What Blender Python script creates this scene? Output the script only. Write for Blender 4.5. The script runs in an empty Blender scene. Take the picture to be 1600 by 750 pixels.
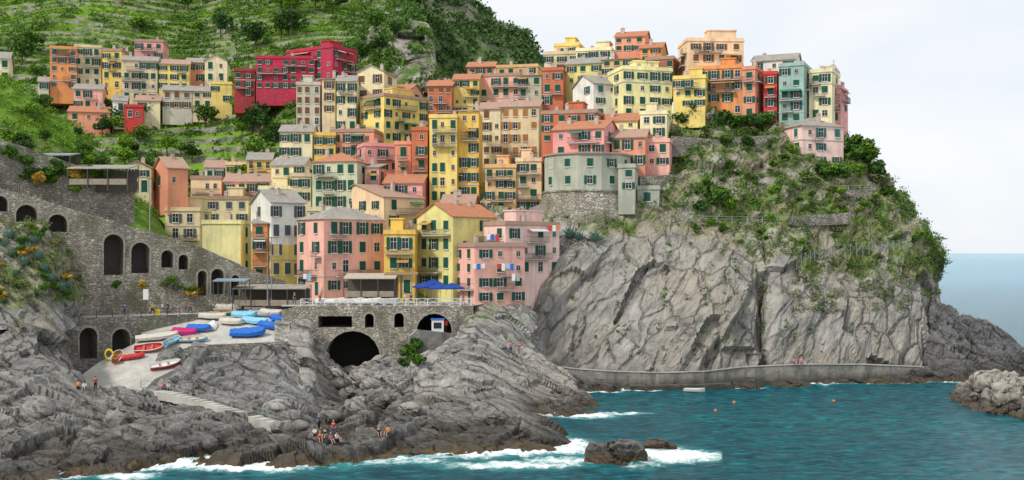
import bpy,bmesh,math,random
import numpy as np
from mathutils import Vector,Matrix,noise,Euler
from mathutils.bvhtree import BVHTree
from mathutils.geometry import tessellate_polygon
R=math.radians; rnd=random.Random(7); rng=np.random.default_rng(5)
FP=1700.;CH=22.;HY=395.
ZOOM=(800,375,1.)
sc=bpy.context.scene; COL=sc.collection
def W(px,py,D): return Vector(((px-800)/FP*D,D,CH-(py-HY)/FP*D))
def proj(P): return 800+FP*P[...,0]/P[...,1], HY-(P[...,2]-CH)*FP/P[...,1]
# ---------------- materials ----------------
class G:
    def __init__(s,name):
        s.m=bpy.data.materials.new(name); s.m.use_nodes=True; s.nt=s.m.node_tree
        s.b=s.nt.nodes['Principled BSDF']; s.b.inputs['Specular IOR Level'].default_value=.2
        s.b.inputs['Roughness'].default_value=.85
        s.geo=s.nt.nodes.new('ShaderNodeNewGeometry'); s.pos=s.geo.outputs['Position']
    def n(s,t,ins={},**pr):
        d=s.nt.nodes.new(t)
        for k,v in pr.items(): setattr(d,k,v)
        for k,v in ins.items():
            if isinstance(v,bpy.types.NodeSocket): s.nt.links.new(v,d.inputs[k])
            else: d.inputs[k].default_value=v
        return d
    def mapv(s,scale=(1,1,1),rot=(0,0,0),vec=None):
        return s.n('ShaderNodeMapping',{0:vec or s.pos,2:rot,3:scale}).outputs[0]
    def noise(s,scale,detail=4,vec=None,rough=.55,dist=0):
        return s.n('ShaderNodeTexNoise',{'Vector':vec or s.pos,'Scale':scale,'Detail':detail,'Roughness':rough,'Distortion':dist}).outputs[0]
    def rng(s,v,a,b,c=0.,d=1.):
        return s.n('ShaderNodeMapRange',{0:v,1:a,2:b,3:c,4:d}).outputs[0]
    def mix(s,f,a,b,mode='MIX'):
        c=lambda q:(q[0],q[1],q[2],1) if isinstance(q,tuple) else q
        return s.n('ShaderNodeMix',{0:f,6:c(a),7:c(b)},data_type='RGBA',blend_type=mode).outputs[2]
    def math(s,op,a,b=0.): return s.n('ShaderNodeMath',{0:a,1:b},operation=op).outputs[0]
    def bump(s,h,st=.5,dist=.1,nrm=None):
        i={'Height':h,'Strength':st,'Distance':dist}
        if nrm: i['Normal']=nrm
        return s.n('ShaderNodeBump',i).outputs[0]
    def out(s,col=None,nrm=None,rough=None,**k):
        L=s.nt.links.new
        if col is not None:
            if isinstance(col,tuple): s.b.inputs['Base Color'].default_value=(*col,1)
            else: L(col,s.b.inputs['Base Color'])
        if nrm is not None: L(nrm,s.b.inputs['Normal'])
        if rough is not None:
            if isinstance(rough,(int,float)): s.b.inputs['Roughness'].default_value=rough
            else: L(rough,s.b.inputs['Roughness'])
        return s.m
def lin(c,k=.86): return tuple(((v/255)**2.2)*k for v in c)
_wc={}
def wall_mat(key):
    if key in _wc: return _wc[key]
    c=lin(PAL[key],.95); g=G('plaster_'+key)
    dk=tuple(v*.62+.03 for v in c); lt=tuple(min(.9,v*1.08+.02) for v in c)
    col=g.mix(g.rng(g.noise(.22,5),.4,.66,0,.8),c,dk)
    col=g.mix(g.rng(g.noise(.7,4,g.mapv((1,1,.8))),.5,.75,0,.5),col,lt)
    st=g.noise(1.,4,g.mapv((1.6,1.6,.14)))
    col=g.mix(g.rng(st,.5,.72,0,.6),col,tuple(v*.48+.03 for v in c))
    col=g.mix(g.rng(g.noise(2.2,6,rough=.65),.55,.75,0,.4),col,(.36,.33,.28))
    _wc[key]=g.out(col,g.bump(g.noise(6,4),.3,.04)); return _wc[key]
PAL=dict(orange=(232,152,94),yellow=(246,218,126),cream=(245,231,186),pink=(248,186,168),salmon=(239,160,128),crimson=(186,52,78),rust=(206,118,84),
 beige=(228,208,168),grey=(206,199,180),teal=(160,188,176),white=(243,239,228),tan=(234,190,134),mustard=(241,200,102),peach=(250,214,172),lemon=(251,241,174),
 red=(210,68,64),rose=(240,168,162),brown=(188,118,88),palegreen=(212,214,184),blush=(252,212,200),stonegrey=(180,182,164),darkred=(170,58,60),olive=(230,220,142))
_fc={}
def flat(key,rgb,rough=.7,nz=.25,scale=2.):
    if key in _fc: return _fc[key]
    g=G(key); col=g.mix(g.rng(g.noise(scale,4),.35,.7,0,1),rgb,tuple(v*(1-nz) for v in rgb))
    _fc[key]=g.out(col,None,rough); return _fc[key]
def roof_mat(name,c1,c2,c3,tile=3.):
    g=G(name); tc=g.n('ShaderNodeTexCoord').outputs['Object']
    w=g.n('ShaderNodeTexWave',{'Vector':tc,'Scale':tile,'Distortion':.6},bands_direction='X').outputs[1]
    col=g.mix(g.rng(g.noise(1.2,5),.35,.65),c1,c2); col=g.mix(g.rng(g.noise(.35,4),.5,.7,0,.8),col,c3)
    col=g.mix(g.math('MULTIPLY',w,.25),col,(.05,.03,.02))
    return g.out(col,g.bump(w,.5,.08))
ROOF={'t':roof_mat('terracotta_tiles',(.62,.25,.13),(.5,.21,.12),(.42,.24,.16)),
 's':roof_mat('slate_slabs',(.40,.38,.34),(.29,.27,.24),(.44,.38,.31),1.2),
 'p':roof_mat('faded_pink_tiles',(.55,.34,.26),(.45,.29,.22),(.42,.35,.28)),
 'f':flat('roof_paving',(.5,.44,.37),.9,.4,.8)}
GLASS=G('dark_window_glass').out((.022,.028,.035),None,.2)
TRIM=flat('pale_window_trim',(.66,.64,.58)); RAILM=flat('dark_iron',(.09,.09,.09)); SLAB=flat('balcony_slab',(.5,.48,.44))
SHUT={'g':flat('green_shutter_paint',(.016,.1,.062)),'b':flat('brown_shutter_paint',(.2,.1,.045)),'t':flat('teal_shutter_paint',(.035,.18,.16)),
 'k':flat('grey_shutter_paint',(.1,.12,.14)),'o':flat('ochre_shutter_paint',(.42,.2,.07))}
def stone_mat(name,c1,c2,sc_=1.9,mort=(.12,.11,.095)):
    g=G(name); v=g.mapv((1,1,1.7))
    vo=g.n('ShaderNodeTexVoronoi',{'Vector':v,'Scale':sc_},feature='F1'); ve=g.n('ShaderNodeTexVoronoi',{'Vector':v,'Scale':sc_},feature='DISTANCE_TO_EDGE')
    bw=g.n('ShaderNodeRGBToBW',{0:vo.outputs['Color']}).outputs[0]
    col=g.mix(g.rng(bw,.25,.75),c1,c2); col=g.mix(g.rng(g.noise(.3,6,rough=.65),.42,.62,0,.65),col,tuple(q*.5 for q in c1))
    col=g.mix(g.rng(g.noise(.15,4),.52,.66,0,.6),col,(.15,.17,.07)); col=g.mix(g.rng(g.noise(.5,5,g.mapv((1,1,.12))),.52,.7,0,.5),col,(.12,.11,.095))
    col=g.mix(g.rng(ve.outputs['Distance'],.0,.08,.75,0),col,mort)
    return g.out(col,g.bump(g.rng(ve.outputs['Distance'],0,.15),.8,.15,g.bump(g.noise(3,5),.5,.15)))
STONE=stone_mat('rubble_masonry',(.34,.305,.24),(.6,.55,.45)); STONE2=stone_mat('dark_rubble_masonry',(.24,.225,.19),(.47,.43,.36),2.1)
def rock_mat(name,cA,cB,cC,rot,veg=False,wet=True,crack=.12,ck=.6,bs=1.,tan=.25,tc=(.42,.36,.28)):
    g=G(name)
    big=g.noise(.05,6,rough=.6); med=g.noise(.3,8,rough=.66); fine=g.noise(2.,7,rough=.72)
    rv=g.mapv((1,1,1),rot); sv=g.mapv((.9,.9,.12),(0,0,0),rv); st=g.noise(.8,9,sv,.65,.6)
    col=g.mix(g.rng(med,.38,.62),cA,cB); col=g.mix(g.rng(st,.5,.66,0,.8),col,cC)
    col=g.mix(g.rng(g.noise(.45,6,sv,.6,.3),.5,.62,0,.65),col,tuple(min(.62,v*1.25) for v in cA))
    col=g.mix(g.rng(big,.46,.62,0,tan),col,tc); col=g.mix(g.rng(fine,.54,.72,0,.4),col,tuple(v*.4 for v in cB))
    off=g.n('ShaderNodeVectorMath',{0:g.n('ShaderNodeTexNoise',{'Vector':g.pos,'Scale':.35,'Detail':6.}).outputs[1],3:1.7},operation='SCALE').outputs[0]
    wv=g.n('ShaderNodeVectorMath',{0:sv,1:off},operation='ADD').outputs[0]
    ve=g.n('ShaderNodeTexVoronoi',{'Vector':wv,'Scale':crack*3},feature='DISTANCE_TO_EDGE').outputs['Distance']
    ve2=g.n('ShaderNodeTexVoronoi',{'Vector':wv,'Scale':crack*9},feature='DISTANCE_TO_EDGE').outputs['Distance']
    vc=g.n('ShaderNodeTexVoronoi',{'Vector':wv,'Scale':crack*5},feature='F1').outputs['Color']
    bw=g.n('ShaderNodeRGBToBW',{0:vc}).outputs[0]
    col=g.mix(g.rng(bw,.25,.75,.0,.35),col,tuple(v*.6 for v in cB))
    gate=g.rng(g.noise(.12,4),.4,.58,.1,1)
    col=g.mix(g.math('MULTIPLY',g.rng(ve,0,.045,ck,0),gate),col,(.04,.037,.034))
    col=g.mix(g.math('MULTIPLY',g.rng(ve2,0,.06,ck*.6,0),g.rng(g.noise(.2,4),.46,.62)),col,(.06,.056,.05))
    col=g.mix(g.rng(g.geo.outputs['Pointiness'],.40,.49,.8,0),col,(.05,.047,.044))  # crevice shade painted into the colour: concave rock goes dark
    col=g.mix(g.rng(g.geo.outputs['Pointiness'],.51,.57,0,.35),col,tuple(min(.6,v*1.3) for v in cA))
    z=g.n('ShaderNodeSeparateXYZ',{0:g.pos}).outputs[2]
    if wet:
        zz=g.math('ADD',z,g.math('MULTIPLY',g.noise(.5,4),-3.))
        col=g.mix(g.rng(zz,-.6,1.8,.9,0),col,(.06,.053,.045))
        col=g.mix(g.rng(zz,-1.3,-.6,.75,0),col,(.13,.088,.045))
    if veg:
        a=g.n('ShaderNodeAttribute',attribute_name='veg').outputs['Fac']
        gr=g.mix(g.rng(g.noise(.5,6),.38,.62),(.09,.17,.03),(.2,.22,.08)); gr=g.mix(g.rng(g.noise(.22,5),.48,.6),gr,(.27,.24,.16))
        gr=g.mix(g.rng(g.noise(.25,8,sv,.72),.5,.58,0,.9),gr,(.36,.33,.28)); gr=g.mix(g.rng(g.geo.outputs['Pointiness'],.42,.495,.7,0),gr,(.05,.05,.035))  # hollows of the scrub ground also get shade painted into the colour
        f=g.rng(g.math('ADD',a,g.math('MULTIPLY',g.noise(.35,6),.9)),.72,.95)
        col=g.mix(f,col,gr)
    h=g.bump(st,.8,.7*bs,g.bump(med,.7,.6*bs,g.bump(fine,.7,.16*bs)))
    h=g.bump(g.rng(ve,0,.08),.8,.5,g.bump(g.rng(ve2,0,.1),.5,.15,h))
    return g.out(col,h,.9)
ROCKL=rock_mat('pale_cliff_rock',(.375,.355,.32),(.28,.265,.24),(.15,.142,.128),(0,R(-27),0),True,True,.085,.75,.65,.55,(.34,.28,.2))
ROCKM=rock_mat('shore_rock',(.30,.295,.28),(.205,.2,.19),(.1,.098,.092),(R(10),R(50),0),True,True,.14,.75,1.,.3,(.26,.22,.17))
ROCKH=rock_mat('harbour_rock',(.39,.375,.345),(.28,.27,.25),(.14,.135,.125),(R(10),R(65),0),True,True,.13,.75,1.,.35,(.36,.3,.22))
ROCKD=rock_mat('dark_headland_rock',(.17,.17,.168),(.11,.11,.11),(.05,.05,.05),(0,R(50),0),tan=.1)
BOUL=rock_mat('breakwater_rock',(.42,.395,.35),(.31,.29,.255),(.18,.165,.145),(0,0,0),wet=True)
def leaf_mat(name,a,b,c,s=.5):
    g=G(name); ob=g.n('ShaderNodeObjectInfo').outputs['Random']
    col=g.mix(g.rng(g.noise(s,4),.35,.65),a,b); col=g.mix(g.rng(g.noise(s*4,3),.5,.72,0,.8),col,c)
    col=g.mix(g.math('MULTIPLY',ob,.35),col,b)
    return g.out(col,None,.7)
LEAF=leaf_mat('foliage_mid',(.075,.17,.018),(.04,.10,.014),(.17,.27,.03)); LEAFD=leaf_mat('foliage_dark',(.03,.08,.018),(.045,.105,.018),(.09,.16,.03))
LEAFB=leaf_mat('foliage_bright',(.17,.31,.02),(.095,.2,.018),(.28,.40,.04),.3); LEAFO=leaf_mat('foliage_olive',(.15,.18,.07),(.09,.13,.04),(.24,.24,.1))
LEAFR=leaf_mat('ridge_foliage',(.075,.15,.035),(.05,.1,.025),(.15,.2,.07),.12)
BARK=flat('bark',(.12,.09,.06)); AGAVE=leaf_mat('agave_leaves',(.2,.34,.27),(.13,.24,.19),(.28,.4,.3)); FLOW=leaf_mat('orange_blossom',(.45,.3,.05),(.6,.36,.05),(.2,.26,.05),1.)
def terrace_mat():
    g=G('terraced_hill')
    gr=g.mix(g.rng(g.noise(.06,5),.4,.6),(.14,.28,.02),(.06,.14,.018)); gr=g.mix(g.rng(g.noise(.5,5),.45,.7),gr,(.22,.33,.035))
    gr=g.mix(g.rng(g.noise(.12,5),.58,.7,0,.6),gr,(.25,.23,.12))
    st=g.mix(g.rng(g.noise(1.5,5),.35,.65),(.33,.31,.25),(.16,.15,.12)); st=g.mix(g.rng(g.noise(.15,5),.45,.58),st,(.05,.09,.02))
    a=g.n('ShaderNodeAttribute',attribute_name='veg').outputs['Fac']; ri=g.n('ShaderNodeAttribute',attribute_name='riser').outputs['Fac']
    col=g.mix(g.rng(ri,.3,.6),gr,st)
    rk=g.mix(g.rng(g.noise(.25,7,rough=.7),.4,.6),(.38,.35,.3),(.18,.17,.14)); rk=g.mix(g.rng(g.noise(.12,6),.49,.57),rk,(.09,.16,.035))
    col=g.mix(a,col,rk)
    return g.out(col,g.bump(g.noise(.8,6,rough=.7),.8,.8))
HILLM=terrace_mat()
g=G('far_hill'); c=g.mix(g.rng(g.noise(.08,7,rough=.7),.38,.62),(.07,.13,.035),(.15,.21,.08)); c=g.mix(g.rng(g.noise(.05,6),.53,.61,0,.8),c,(.32,.29,.24))
FARM=g.out(c,g.bump(g.noise(.15,7,rough=.7),1,4))
g=G('concrete'); c=g.mix(g.rng(g.noise(.5,6,rough=.65),.38,.62),(.54,.52,.47),(.4,.385,.35)); c=g.mix(g.rng(g.noise(.15,5),.5,.65,0,.6),c,(.33,.31,.28)); c=g.mix(g.rng(g.noise(2.5,5),.55,.7,0,.5),c,(.25,.24,.21)); CONC=g.out(c,g.bump(g.noise(2,5),.4,.1))
g=G('stained_concrete'); c=g.mix(g.rng(g.noise(.4,6,rough=.65),.38,.62),(.31,.295,.26),(.17,.165,.145)); c=g.mix(g.rng(g.noise(.8,5,g.mapv((1,1,.15))),.5,.7,0,.8),c,(.1,.09,.08))
z_=g.n('ShaderNodeSeparateXYZ',{0:g.pos}).outputs[2]; c=g.mix(g.rng(g.math('ADD',z_,g.math('MULTIPLY',g.noise(.6,4),-1.5)),-.3,1.2,.9,0),c,(.05,.045,.035)); CONCD=g.out(c,g.bump(g.noise(1.2,6),.6,.3))
# ---------------- mesh helpers ----------------
class MB:
    def __init__(s): s.v=[];s.f=[];s.m=[]
    def add(s,vs,fs,m=0):
        o=len(s.v); s.v+=[tuple(v) for v in vs]; s.f+=[tuple(i+o for i in f) for f in fs]; s.m+=[m]*len(fs)
    def box(s,x0,x1,y0,y1,z0,z1,m=0):
        s.add([(x0,y0,z0),(x1,y0,z0),(x1,y1,z0),(x0,y1,z0),(x0,y0,z1),(x1,y0,z1),(x1,y1,z1),(x0,y1,z1)],
         [(0,3,2,1),(4,5,6,7),(0,1,5,4),(1,2,6,5),(2,3,7,6),(3,0,4,7)],m)
    def bar(s,a,b,r,m=0,n=4,r2=None):
        a=Vector(a);b=Vector(b);d=b-a
        if d.length<1e-6: return
        q=d.to_track_quat('Z','Y'); r2=r if r2 is None else r2; vs=[]
        for p,rr in((a,r),(b,r2)):
            for i in range(n):
                t=2*math.pi*(i+.5)/n; vs.append(p+q@Vector((rr*math.cos(t),rr*math.sin(t),0)))
        s.add(vs,[(i,(i+1)%n,n+(i+1)%n,n+i) for i in range(n)]+[tuple(range(n-1,-1,-1)),tuple(range(n,2*n))],m)
    def mesh(s,name,mats,smooth=False):
        me=bpy.data.meshes.new(name); me.from_pydata(s.v,[],s.f)
        for m in mats: me.materials.append(m)
        if len(mats)>1: me.polygons.foreach_set('material_index',s.m)
        if smooth: me.polygons.foreach_set('use_smooth',[True]*len(s.f))
        me.update(); return me
def link(name,me,parent=None,loc=(0,0,0),rot=(0,0,0),scale=None):
    o=bpy.data.objects.new(name,me); COL.objects.link(o); o.location=loc; o.rotation_euler=rot
    if scale: o.scale=scale
    if parent: o.parent=parent
    return o
def tag(o,label,cat,group=None,kind=None):
    o['label']=label
    if kind: o['kind']=kind
    o['category']=cat
    if group: o['group']=group
    return o
def thing(name,label,cat,loc,rz=0,group=None):
    return tag(link(name,None,None,loc,(0,0,rz)),label,cat,group)
def struct(o,label,cat): return tag(o,label,cat,None,'structure')
GROUND=[]
def addground(vs,fs,nm): GROUND.append((BVHTree.FromPolygons([Vector(v) for v in vs],fs),nm))
def hit(px,py,only=None):
    o=Vector((0,0,CH)); d=(W(px,py,100)-o).normalized(); best=None
    for b,nm in GROUND:
        if only and nm not in only: continue
        r=b.ray_cast(o,d)
        if r[0] is not None and(best is None or r[3]<best[3]): best=r
    return best
# ---------------- terrain sheets ----------------
def facet(p,M,k,seed=0):
    q=M@p; q+=Vector((seed,seed*1.7,0)); ds,pts=noise.voronoi(q); c=pts[0]; t=noise.noise_vector(c*3.71+Vector((5,1,9)))
    return (q-c).dot(t)*k+noise.noise(c*2.13)*.8
def strata(p,n,w,s=0.):
    t=p.dot(n)/w+noise.noise(p*(.25/w))*1.3+s; k=math.floor(t); f=t-k
    a=noise.noise(Vector((k*7.37+s,k*1.3,p.x*.03))); b=noise.noise(Vector(((k+1)*7.37+s,(k+1)*1.3,p.x*.03)))
    f=0 if f<.85 else (f-.85)/.15
    return a+(b-a)*f
def Mrot(rx,ry,sx,sy,sz): return Matrix.Diagonal((sx,sy,sz))@Euler((R(rx),R(ry),0)).to_matrix()
def sheet(name,st,nx,ny,disp,mat,vegf=None,under=True,smooth_it=4,shade=False,post=None):
    C=np.array([[W(px,py,D) for py,D in rows] for px,rows in st])
    if under:
        u=C[:,:1].copy(); u[...,1]-=3; u[...,2]=-4; C=np.concatenate([u,C],1)
    def res(A,n,ax):
        A=np.moveaxis(A,ax,0); L=np.linalg.norm(np.diff(A,axis=0),axis=-1).mean(1)+1e-6; s=np.concatenate([[0],np.cumsum(L)])
        t=np.linspace(0,s[-1],n); o=np.empty((n,)+A.shape[1:])
        for j in range(A.shape[1]):
            for k in range(3): o[:,j,k]=np.interp(t,s,A[:,j,k])
        return np.moveaxis(o,0,ax)
    P=res(res(C,nx,0),ny,1)
    for _ in range(smooth_it):
        Q=P.copy(); Q[1:-1,1:-1]=(P[:-2,1:-1]+P[2:,1:-1]+P[1:-1,:-2]+P[1:-1,2:]+2*P[1:-1,1:-1])/6; P=Q
    gx=np.gradient(P,axis=0); gy=np.gradient(P,axis=1); Nn=np.cross(gx,gy); Nn/=np.linalg.norm(Nn,axis=-1,keepdims=True)+1e-9
    v=np.array([0,0,CH])-P
    if (Nn*v).sum()<0: Nn=-Nn
    if disp:
        for i in range(nx):
            for j in range(ny):
                d=disp(Vector(P[i,j]),i/(nx-1),j/(ny-1)); P[i,j]+=Nn[i,j]*d
    rs=None
    if post: P,rs=post(P)
    idx=np.arange(nx*ny).reshape(nx,ny)
    f=np.stack([idx[:-1,:-1],idx[1:,:-1],idx[1:,1:],idx[:-1,1:]],-1).reshape(-1,4)
    me=bpy.data.meshes.new(name); vs=P.reshape(-1,3).tolist(); fl=f.tolist(); me.from_pydata(vs,[],fl); me.materials.append(mat)
    if shade: me.polygons.foreach_set('use_smooth',[True]*len(fl))
    if vegf:
        a=me.attributes.new('veg','FLOAT','POINT'); px,py=proj(P); a.data.foreach_set('value',vegf(px,py,P).reshape(-1).astype(np.float32))
    if rs is not None:
        a=me.attributes.new('riser','FLOAT','POINT'); a.data.foreach_set('value',rs.reshape(-1).astype(np.float32))
    me.update(); o=link(name,me); addground(vs,fl,name); return o,P,rs
def WLD(y): return CH*FP/(y-HY)
nzv=np.vectorize(lambda x,y,s:noise.noise(Vector((x/s,y/s,3.3))))
SHX=[700,860,950,1050,1120,1190,1300,1400,1450,1480]; SHY=[380,362,366,376,382,402,425,432,420,430]
def shoulder(px): return np.interp(px,SHX,SHY)
def cl(px,*r): return (px,list(r))
HS=[cl(700,(560,176),(500,182),(470,186),(440,192),(400,204),(300,228),(290,250)),
 cl(790,(578,179),(520,183),(480,186),(440,190),(400,195),(300,222),(290,250)),
 cl(830,(582,180),(500,184),(440,187),(400,190),(370,195),(300,222),(290,250)),
 cl(870,(585,180),(480,184),(400,188),(374,190),(362,193),(270,220),(270,250)),
 cl(950,(590,178),(480,185),(390,191),(368,194),(352,197),(230,222),(230,255)),
 cl(1050,(588,178),(480,186),(390,193),(350,198),(290,204),(190,222),(190,260)),
 cl(1120,(586,179),(480,186),(385,195),(330,201),(260,208),(182,224),(182,260)),
 cl(1176,(582,183),(480,188),(400,196),(350,202),(270,208),(195,222),(195,260)),
 cl(1190,(580,188),(480,193),(400,199),(350,203),(270,209),(195,222),(195,260)),
 cl(1204,(580,184),(480,188),(400,195),(350,201),(270,208),(195,222),(195,260)),
 cl(1295,(580,185),(480,190),(410,196),(345,203),(290,210),(215,224),(215,260)),
 cl(1365,(580,189),(480,194),(425,198),(360,205),(310,211),(258,222),(268,258)),
 cl(1412,(582,191),(490,197),(435,201),(378,207),(345,212),(318,220),(330,250)),
 cl(1446,(584,192),(500,198),(445,203),(410,208),(388,212),(368,220),(378,245)),
 cl(1466,(586,196),(520,202),(475,206),(440,211),(420,216),(402,223),(412,240)),
 cl(1466,(580,210),(520,214),(475,218),(440,222),(420,226),(404,232),(412,246)),
 cl(1440,(575,240),(520,242),(475,244),(440,246),(420,248),(404,250),(412,260))]
MA=Mrot(0,-27,.13,.12,.03); MB_=Mrot(5,-30,.4,.4,.1); MC=Mrot(0,-20,.9,.9,.35); MV=Mrot(0,10,.3,.3,.3)
nC=Vector((.86,-.28,-.43)).normalized()
def dh(p,u,v):
    t=min(1,max(0,(p.z-23)/10))
    return facet(p,MA,1.3)*2.+strata(p,nC,6.5)*2.1+strata(p,nC,1.9,3)*.42+facet(p,MB_,.9,3)*.36+facet(p,MC,.8,7)*.09+noise.fractal(p*.05,1,2,2)*1.6+t*(facet(p,MV,1,11)*1.1+strata(p,Vector((.1,-.3,.95)),3.,8)*1.0)
def vegh(px,py,P):
    s=shoulder(px)+nzv(px,py*.3,38)*34; return np.clip((s-py)/26+.24,0,.9)*(px>845)+.4*np.clip((840-px)/60,0,1)*(py<540)
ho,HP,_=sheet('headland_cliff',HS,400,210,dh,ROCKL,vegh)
struct(ho,'tall pale grey rock headland under the village, streaked by slanting strata, with scrub on top','cliff')
DS=[cl(1425,(592,191),(560,196),(520,200),(510,205),(560,215)),cl(1458,(600,187),(550,195),(480,203),(458,208),(520,222)),cl(1495,(604,183),(560,193),(510,203),(488,210),(520,225)),
 cl(1540,(603,184),(565,195),(522,205),(503,212),(530,226)),cl(1572,(600,187),(570,197),(538,206),(520,212),(545,226)),cl(1596,(596,190),(578,198),(560,206),(548,212),(570,224)),
 cl(1615,(592,196),(588,202),(584,207),(580,212),(588,220))]
MD=Mrot(10,50,.25,.3,.12)
nD=Vector((-.5,-.3,.8)).normalized()
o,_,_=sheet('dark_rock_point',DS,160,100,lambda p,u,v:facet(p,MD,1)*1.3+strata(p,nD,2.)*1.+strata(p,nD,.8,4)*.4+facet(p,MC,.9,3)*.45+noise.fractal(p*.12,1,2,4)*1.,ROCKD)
struct(o,'low dark rock point running into the sea at the right end of the headland','rocks')
FS=[cl(-160,(760,102),(700,113),(640,124),(590,134),(540,143),(500,148),(470,152)),
 cl(-20,(758,103),(700,114),(640,124),(590,134),(540,142),(490,148),(450,152)),
 cl(60,(752,105),(700,114),(640,125),(600,134),(550,142),(500,149),(470,153)),
 cl(98,(748,106),(700,115),(645,125),(615,133),(590,141),(560,149),(530,156)),
 cl(120,(745,107),(700,115),(650,125),(627,134),(621,141),(616,149),(580,160)),
 cl(210,(735,110),(690,119),(648,128),(632,136),(626,142),(616,150),(570,160)),
 cl(250,(728,112),(690,120),(652,129),(636,136),(616,143),(594,150),(560,157)),
 cl(300,(725,113),(690,120),(660,128),(642,136),(606,143),(575,150),(545,156)),
 cl(380,(727,113),(690,120),(672,127),(655,134),(620,142),(585,150),(545,156)),
 cl(445,(730,112),(695,119),(676,126),(658,132),(618,141),(575,150),(530,158)),
 cl(500,(722,114),(695,120),(682,126),(668,132),(655,137),(645,142),(645,146)),
 cl(600,(716,116),(690,121),(680,126),(655,131),(648,136),(660,141),(675,144)),
 cl(700,(713,118),(690,122),(665,127),(640,132),(636,136),(650,140),(668,143)),
 cl(780,(712,118),(690,122),(662,127),(634,131),(640,135),(655,138),(672,141)),
 cl(850,(710,119),(696,121),(680,124),(672,126),(668,129),(675,132),(685,135)),
 cl(895,(706,121),(700,122),(696,123),(694,124),(694,125),(700,126),(706,127)),
 cl(920,(716,120),(716,121),(716,122),(716,123),(716,124),(716,125),(716,126))]
ME=Mrot(15,50,.2,.22,.08); MF=Mrot(15,48,.55,.6,.2); MG=Mrot(0,40,1.8,1.8,.8)
nS=Vector((.5,-.35,.75)).normalized(); nT=Vector((.3,-.45,.85)).normalized()
def rk(n,a=1.):
    def f(p,u,v):
        g_=noise.ridged_multi_fractal(p*.07,1,2,2,1,2)
        return a*(facet(p,ME,1.3)*1.4+strata(p,n,2.2)*1.4+strata(p,n,.8,5)*.48+facet(p,MF,1.2,3)*.5+facet(p,MG,.9,5)*.1+(g_-1.2)*.5+noise.fractal(p*.1,1,2,2)*.5)
    return f
def vegs(px,py,P): return np.clip((P[...,2]-9)/8,0,.3)
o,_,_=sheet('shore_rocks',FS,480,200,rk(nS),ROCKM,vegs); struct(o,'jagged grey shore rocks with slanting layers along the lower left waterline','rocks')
RS=[cl(430,(650,143),(614,148),(596,151),(566,156),(530,161),(510,164)),cl(480,(660,141),(626,146),(606,149),(568,155),(528,161),(505,165)),
 cl(508,(665,141),(648,146),(632,150),(606,156),(578,161),(560,166)),cl(545,(668,141),(654,146),(644,150),(624,156),(604,161),(588,170)),cl(590,(667,141),(650,146),(630,150),(602,156),(574,161),(558,166)),
 cl(622,(660,141),(620,148),(592,153),(574,157),(562,162),(558,172)),cl(700,(658,142),(606,148),(564,153),(546,157),(540,162),(550,172)),
 cl(752,(655,144),(596,149),(556,154),(536,159),(512,165),(480,171)),cl(790,(655,145),(603,149),(562,155),(543,161),(512,168),(478,175)),
 cl(825,(655,145),(614,150),(577,155),(560,161),(535,170),(486,178)),cl(850,(652,146),(619,150),(590,155),(577,160),(567,168),(562,177)),
 cl(885,(650,147),(624,150),(606,154),(594,158),(598,164),(610,172)),cl(912,(646,149),(636,151),(630,153),(627,155),(627,158),(627,161)),
 cl(935,(652,149),(652,151),(652,153),(652,155),(652,158),(652,161))]
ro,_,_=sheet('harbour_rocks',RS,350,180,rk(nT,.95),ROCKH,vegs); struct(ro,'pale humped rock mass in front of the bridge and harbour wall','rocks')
def kk(px): return np.interp(px,[380,460,900,1040],[.38,.27,.27,.17])
def HD(px,y): return 176+(470-y)*float(kk(px))
def tstation(px,ys):
    r=[]
    for y in ys:
        b=200 if px<400 else (150 if px<600 else 100)
        D=176+(470-max(y,b))*float(kk(px))+5
        if y<b: D+=(b-y)*(.75 if px<420 else .9)
        r.append((y+6,D))
    return (px,r)
def ytop(px): return float(np.interp(px,[0,600,640,668,690,730,850,1040],[-110,-110,-20,60,128,122,112,112]))
VS=[]
for px in[-260,-100,0,100,200,300,400,460,520,560,600,635,655,680,700,760,850,950,1040]:
    yt=ytop(px); yb=float(np.interp(px,[760,850],[482,340])); VS.append(tstation(px,[yb-(yb-yt)*t for t in(0,.12,.25,.4,.5,.6,.7,.8,.9,1)]))
    l=VS[-1][1][-1]; VS[-1][1].append((l[0]+15,l[1]+30))
def dv(p,u,v): return noise.fractal(p*.02,1,2,3)*5*min(1,max(0,(v-.35)*4))
def terr(P):
    px,py=proj(P); st=3.3; RF=np.zeros(P.shape[:2])
    for i in range(P.shape[0]):
        for j in range(P.shape[1]):
            z=P[i,j,2]
            if z<24 or px[i,j]>585: continue
            w=noise.noise(Vector((P[i,j,0]*.015,P[i,j,1]*.015,0)))*9+noise.noise(Vector((P[i,j,0]*.06,P[i,j,1]*.06,4)))*1.2; q=(z+w)/st; k=math.floor(q); f=q-k
            lv=noise.noise(Vector((k*3.1,P[i,j,0]*.02,1)))
            RF[i,j]=1. if f<.3 and lv>-.3 else 0.
            f2=.6+(f-.3)/.7*.4 if f>.3 else f*2.0
            P[i,j,2]=(k+f2)*st-w
    for i in range(P.shape[0]):
        for j in range(P.shape[1]):
            if px[i,j]>=565 and py[i,j]<150:
                p=Vector(P[i,j]); P[i,j,1]-=facet(p,Mrot(0,15,.07,.07,.04),1)*6+facet(p,MB_,1)*1.6
    return P,RF
def vegt(px,py,P): return np.clip((px-560)/25,0,1)*(py<160)
vo,VP,VR=sheet('hillside',VS,360,400,dv,HILLM,vegt,False,2,False,terr); struct(vo,'green terraced hillside with dry stone walls rising behind the village','hill')
FH=[]
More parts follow.
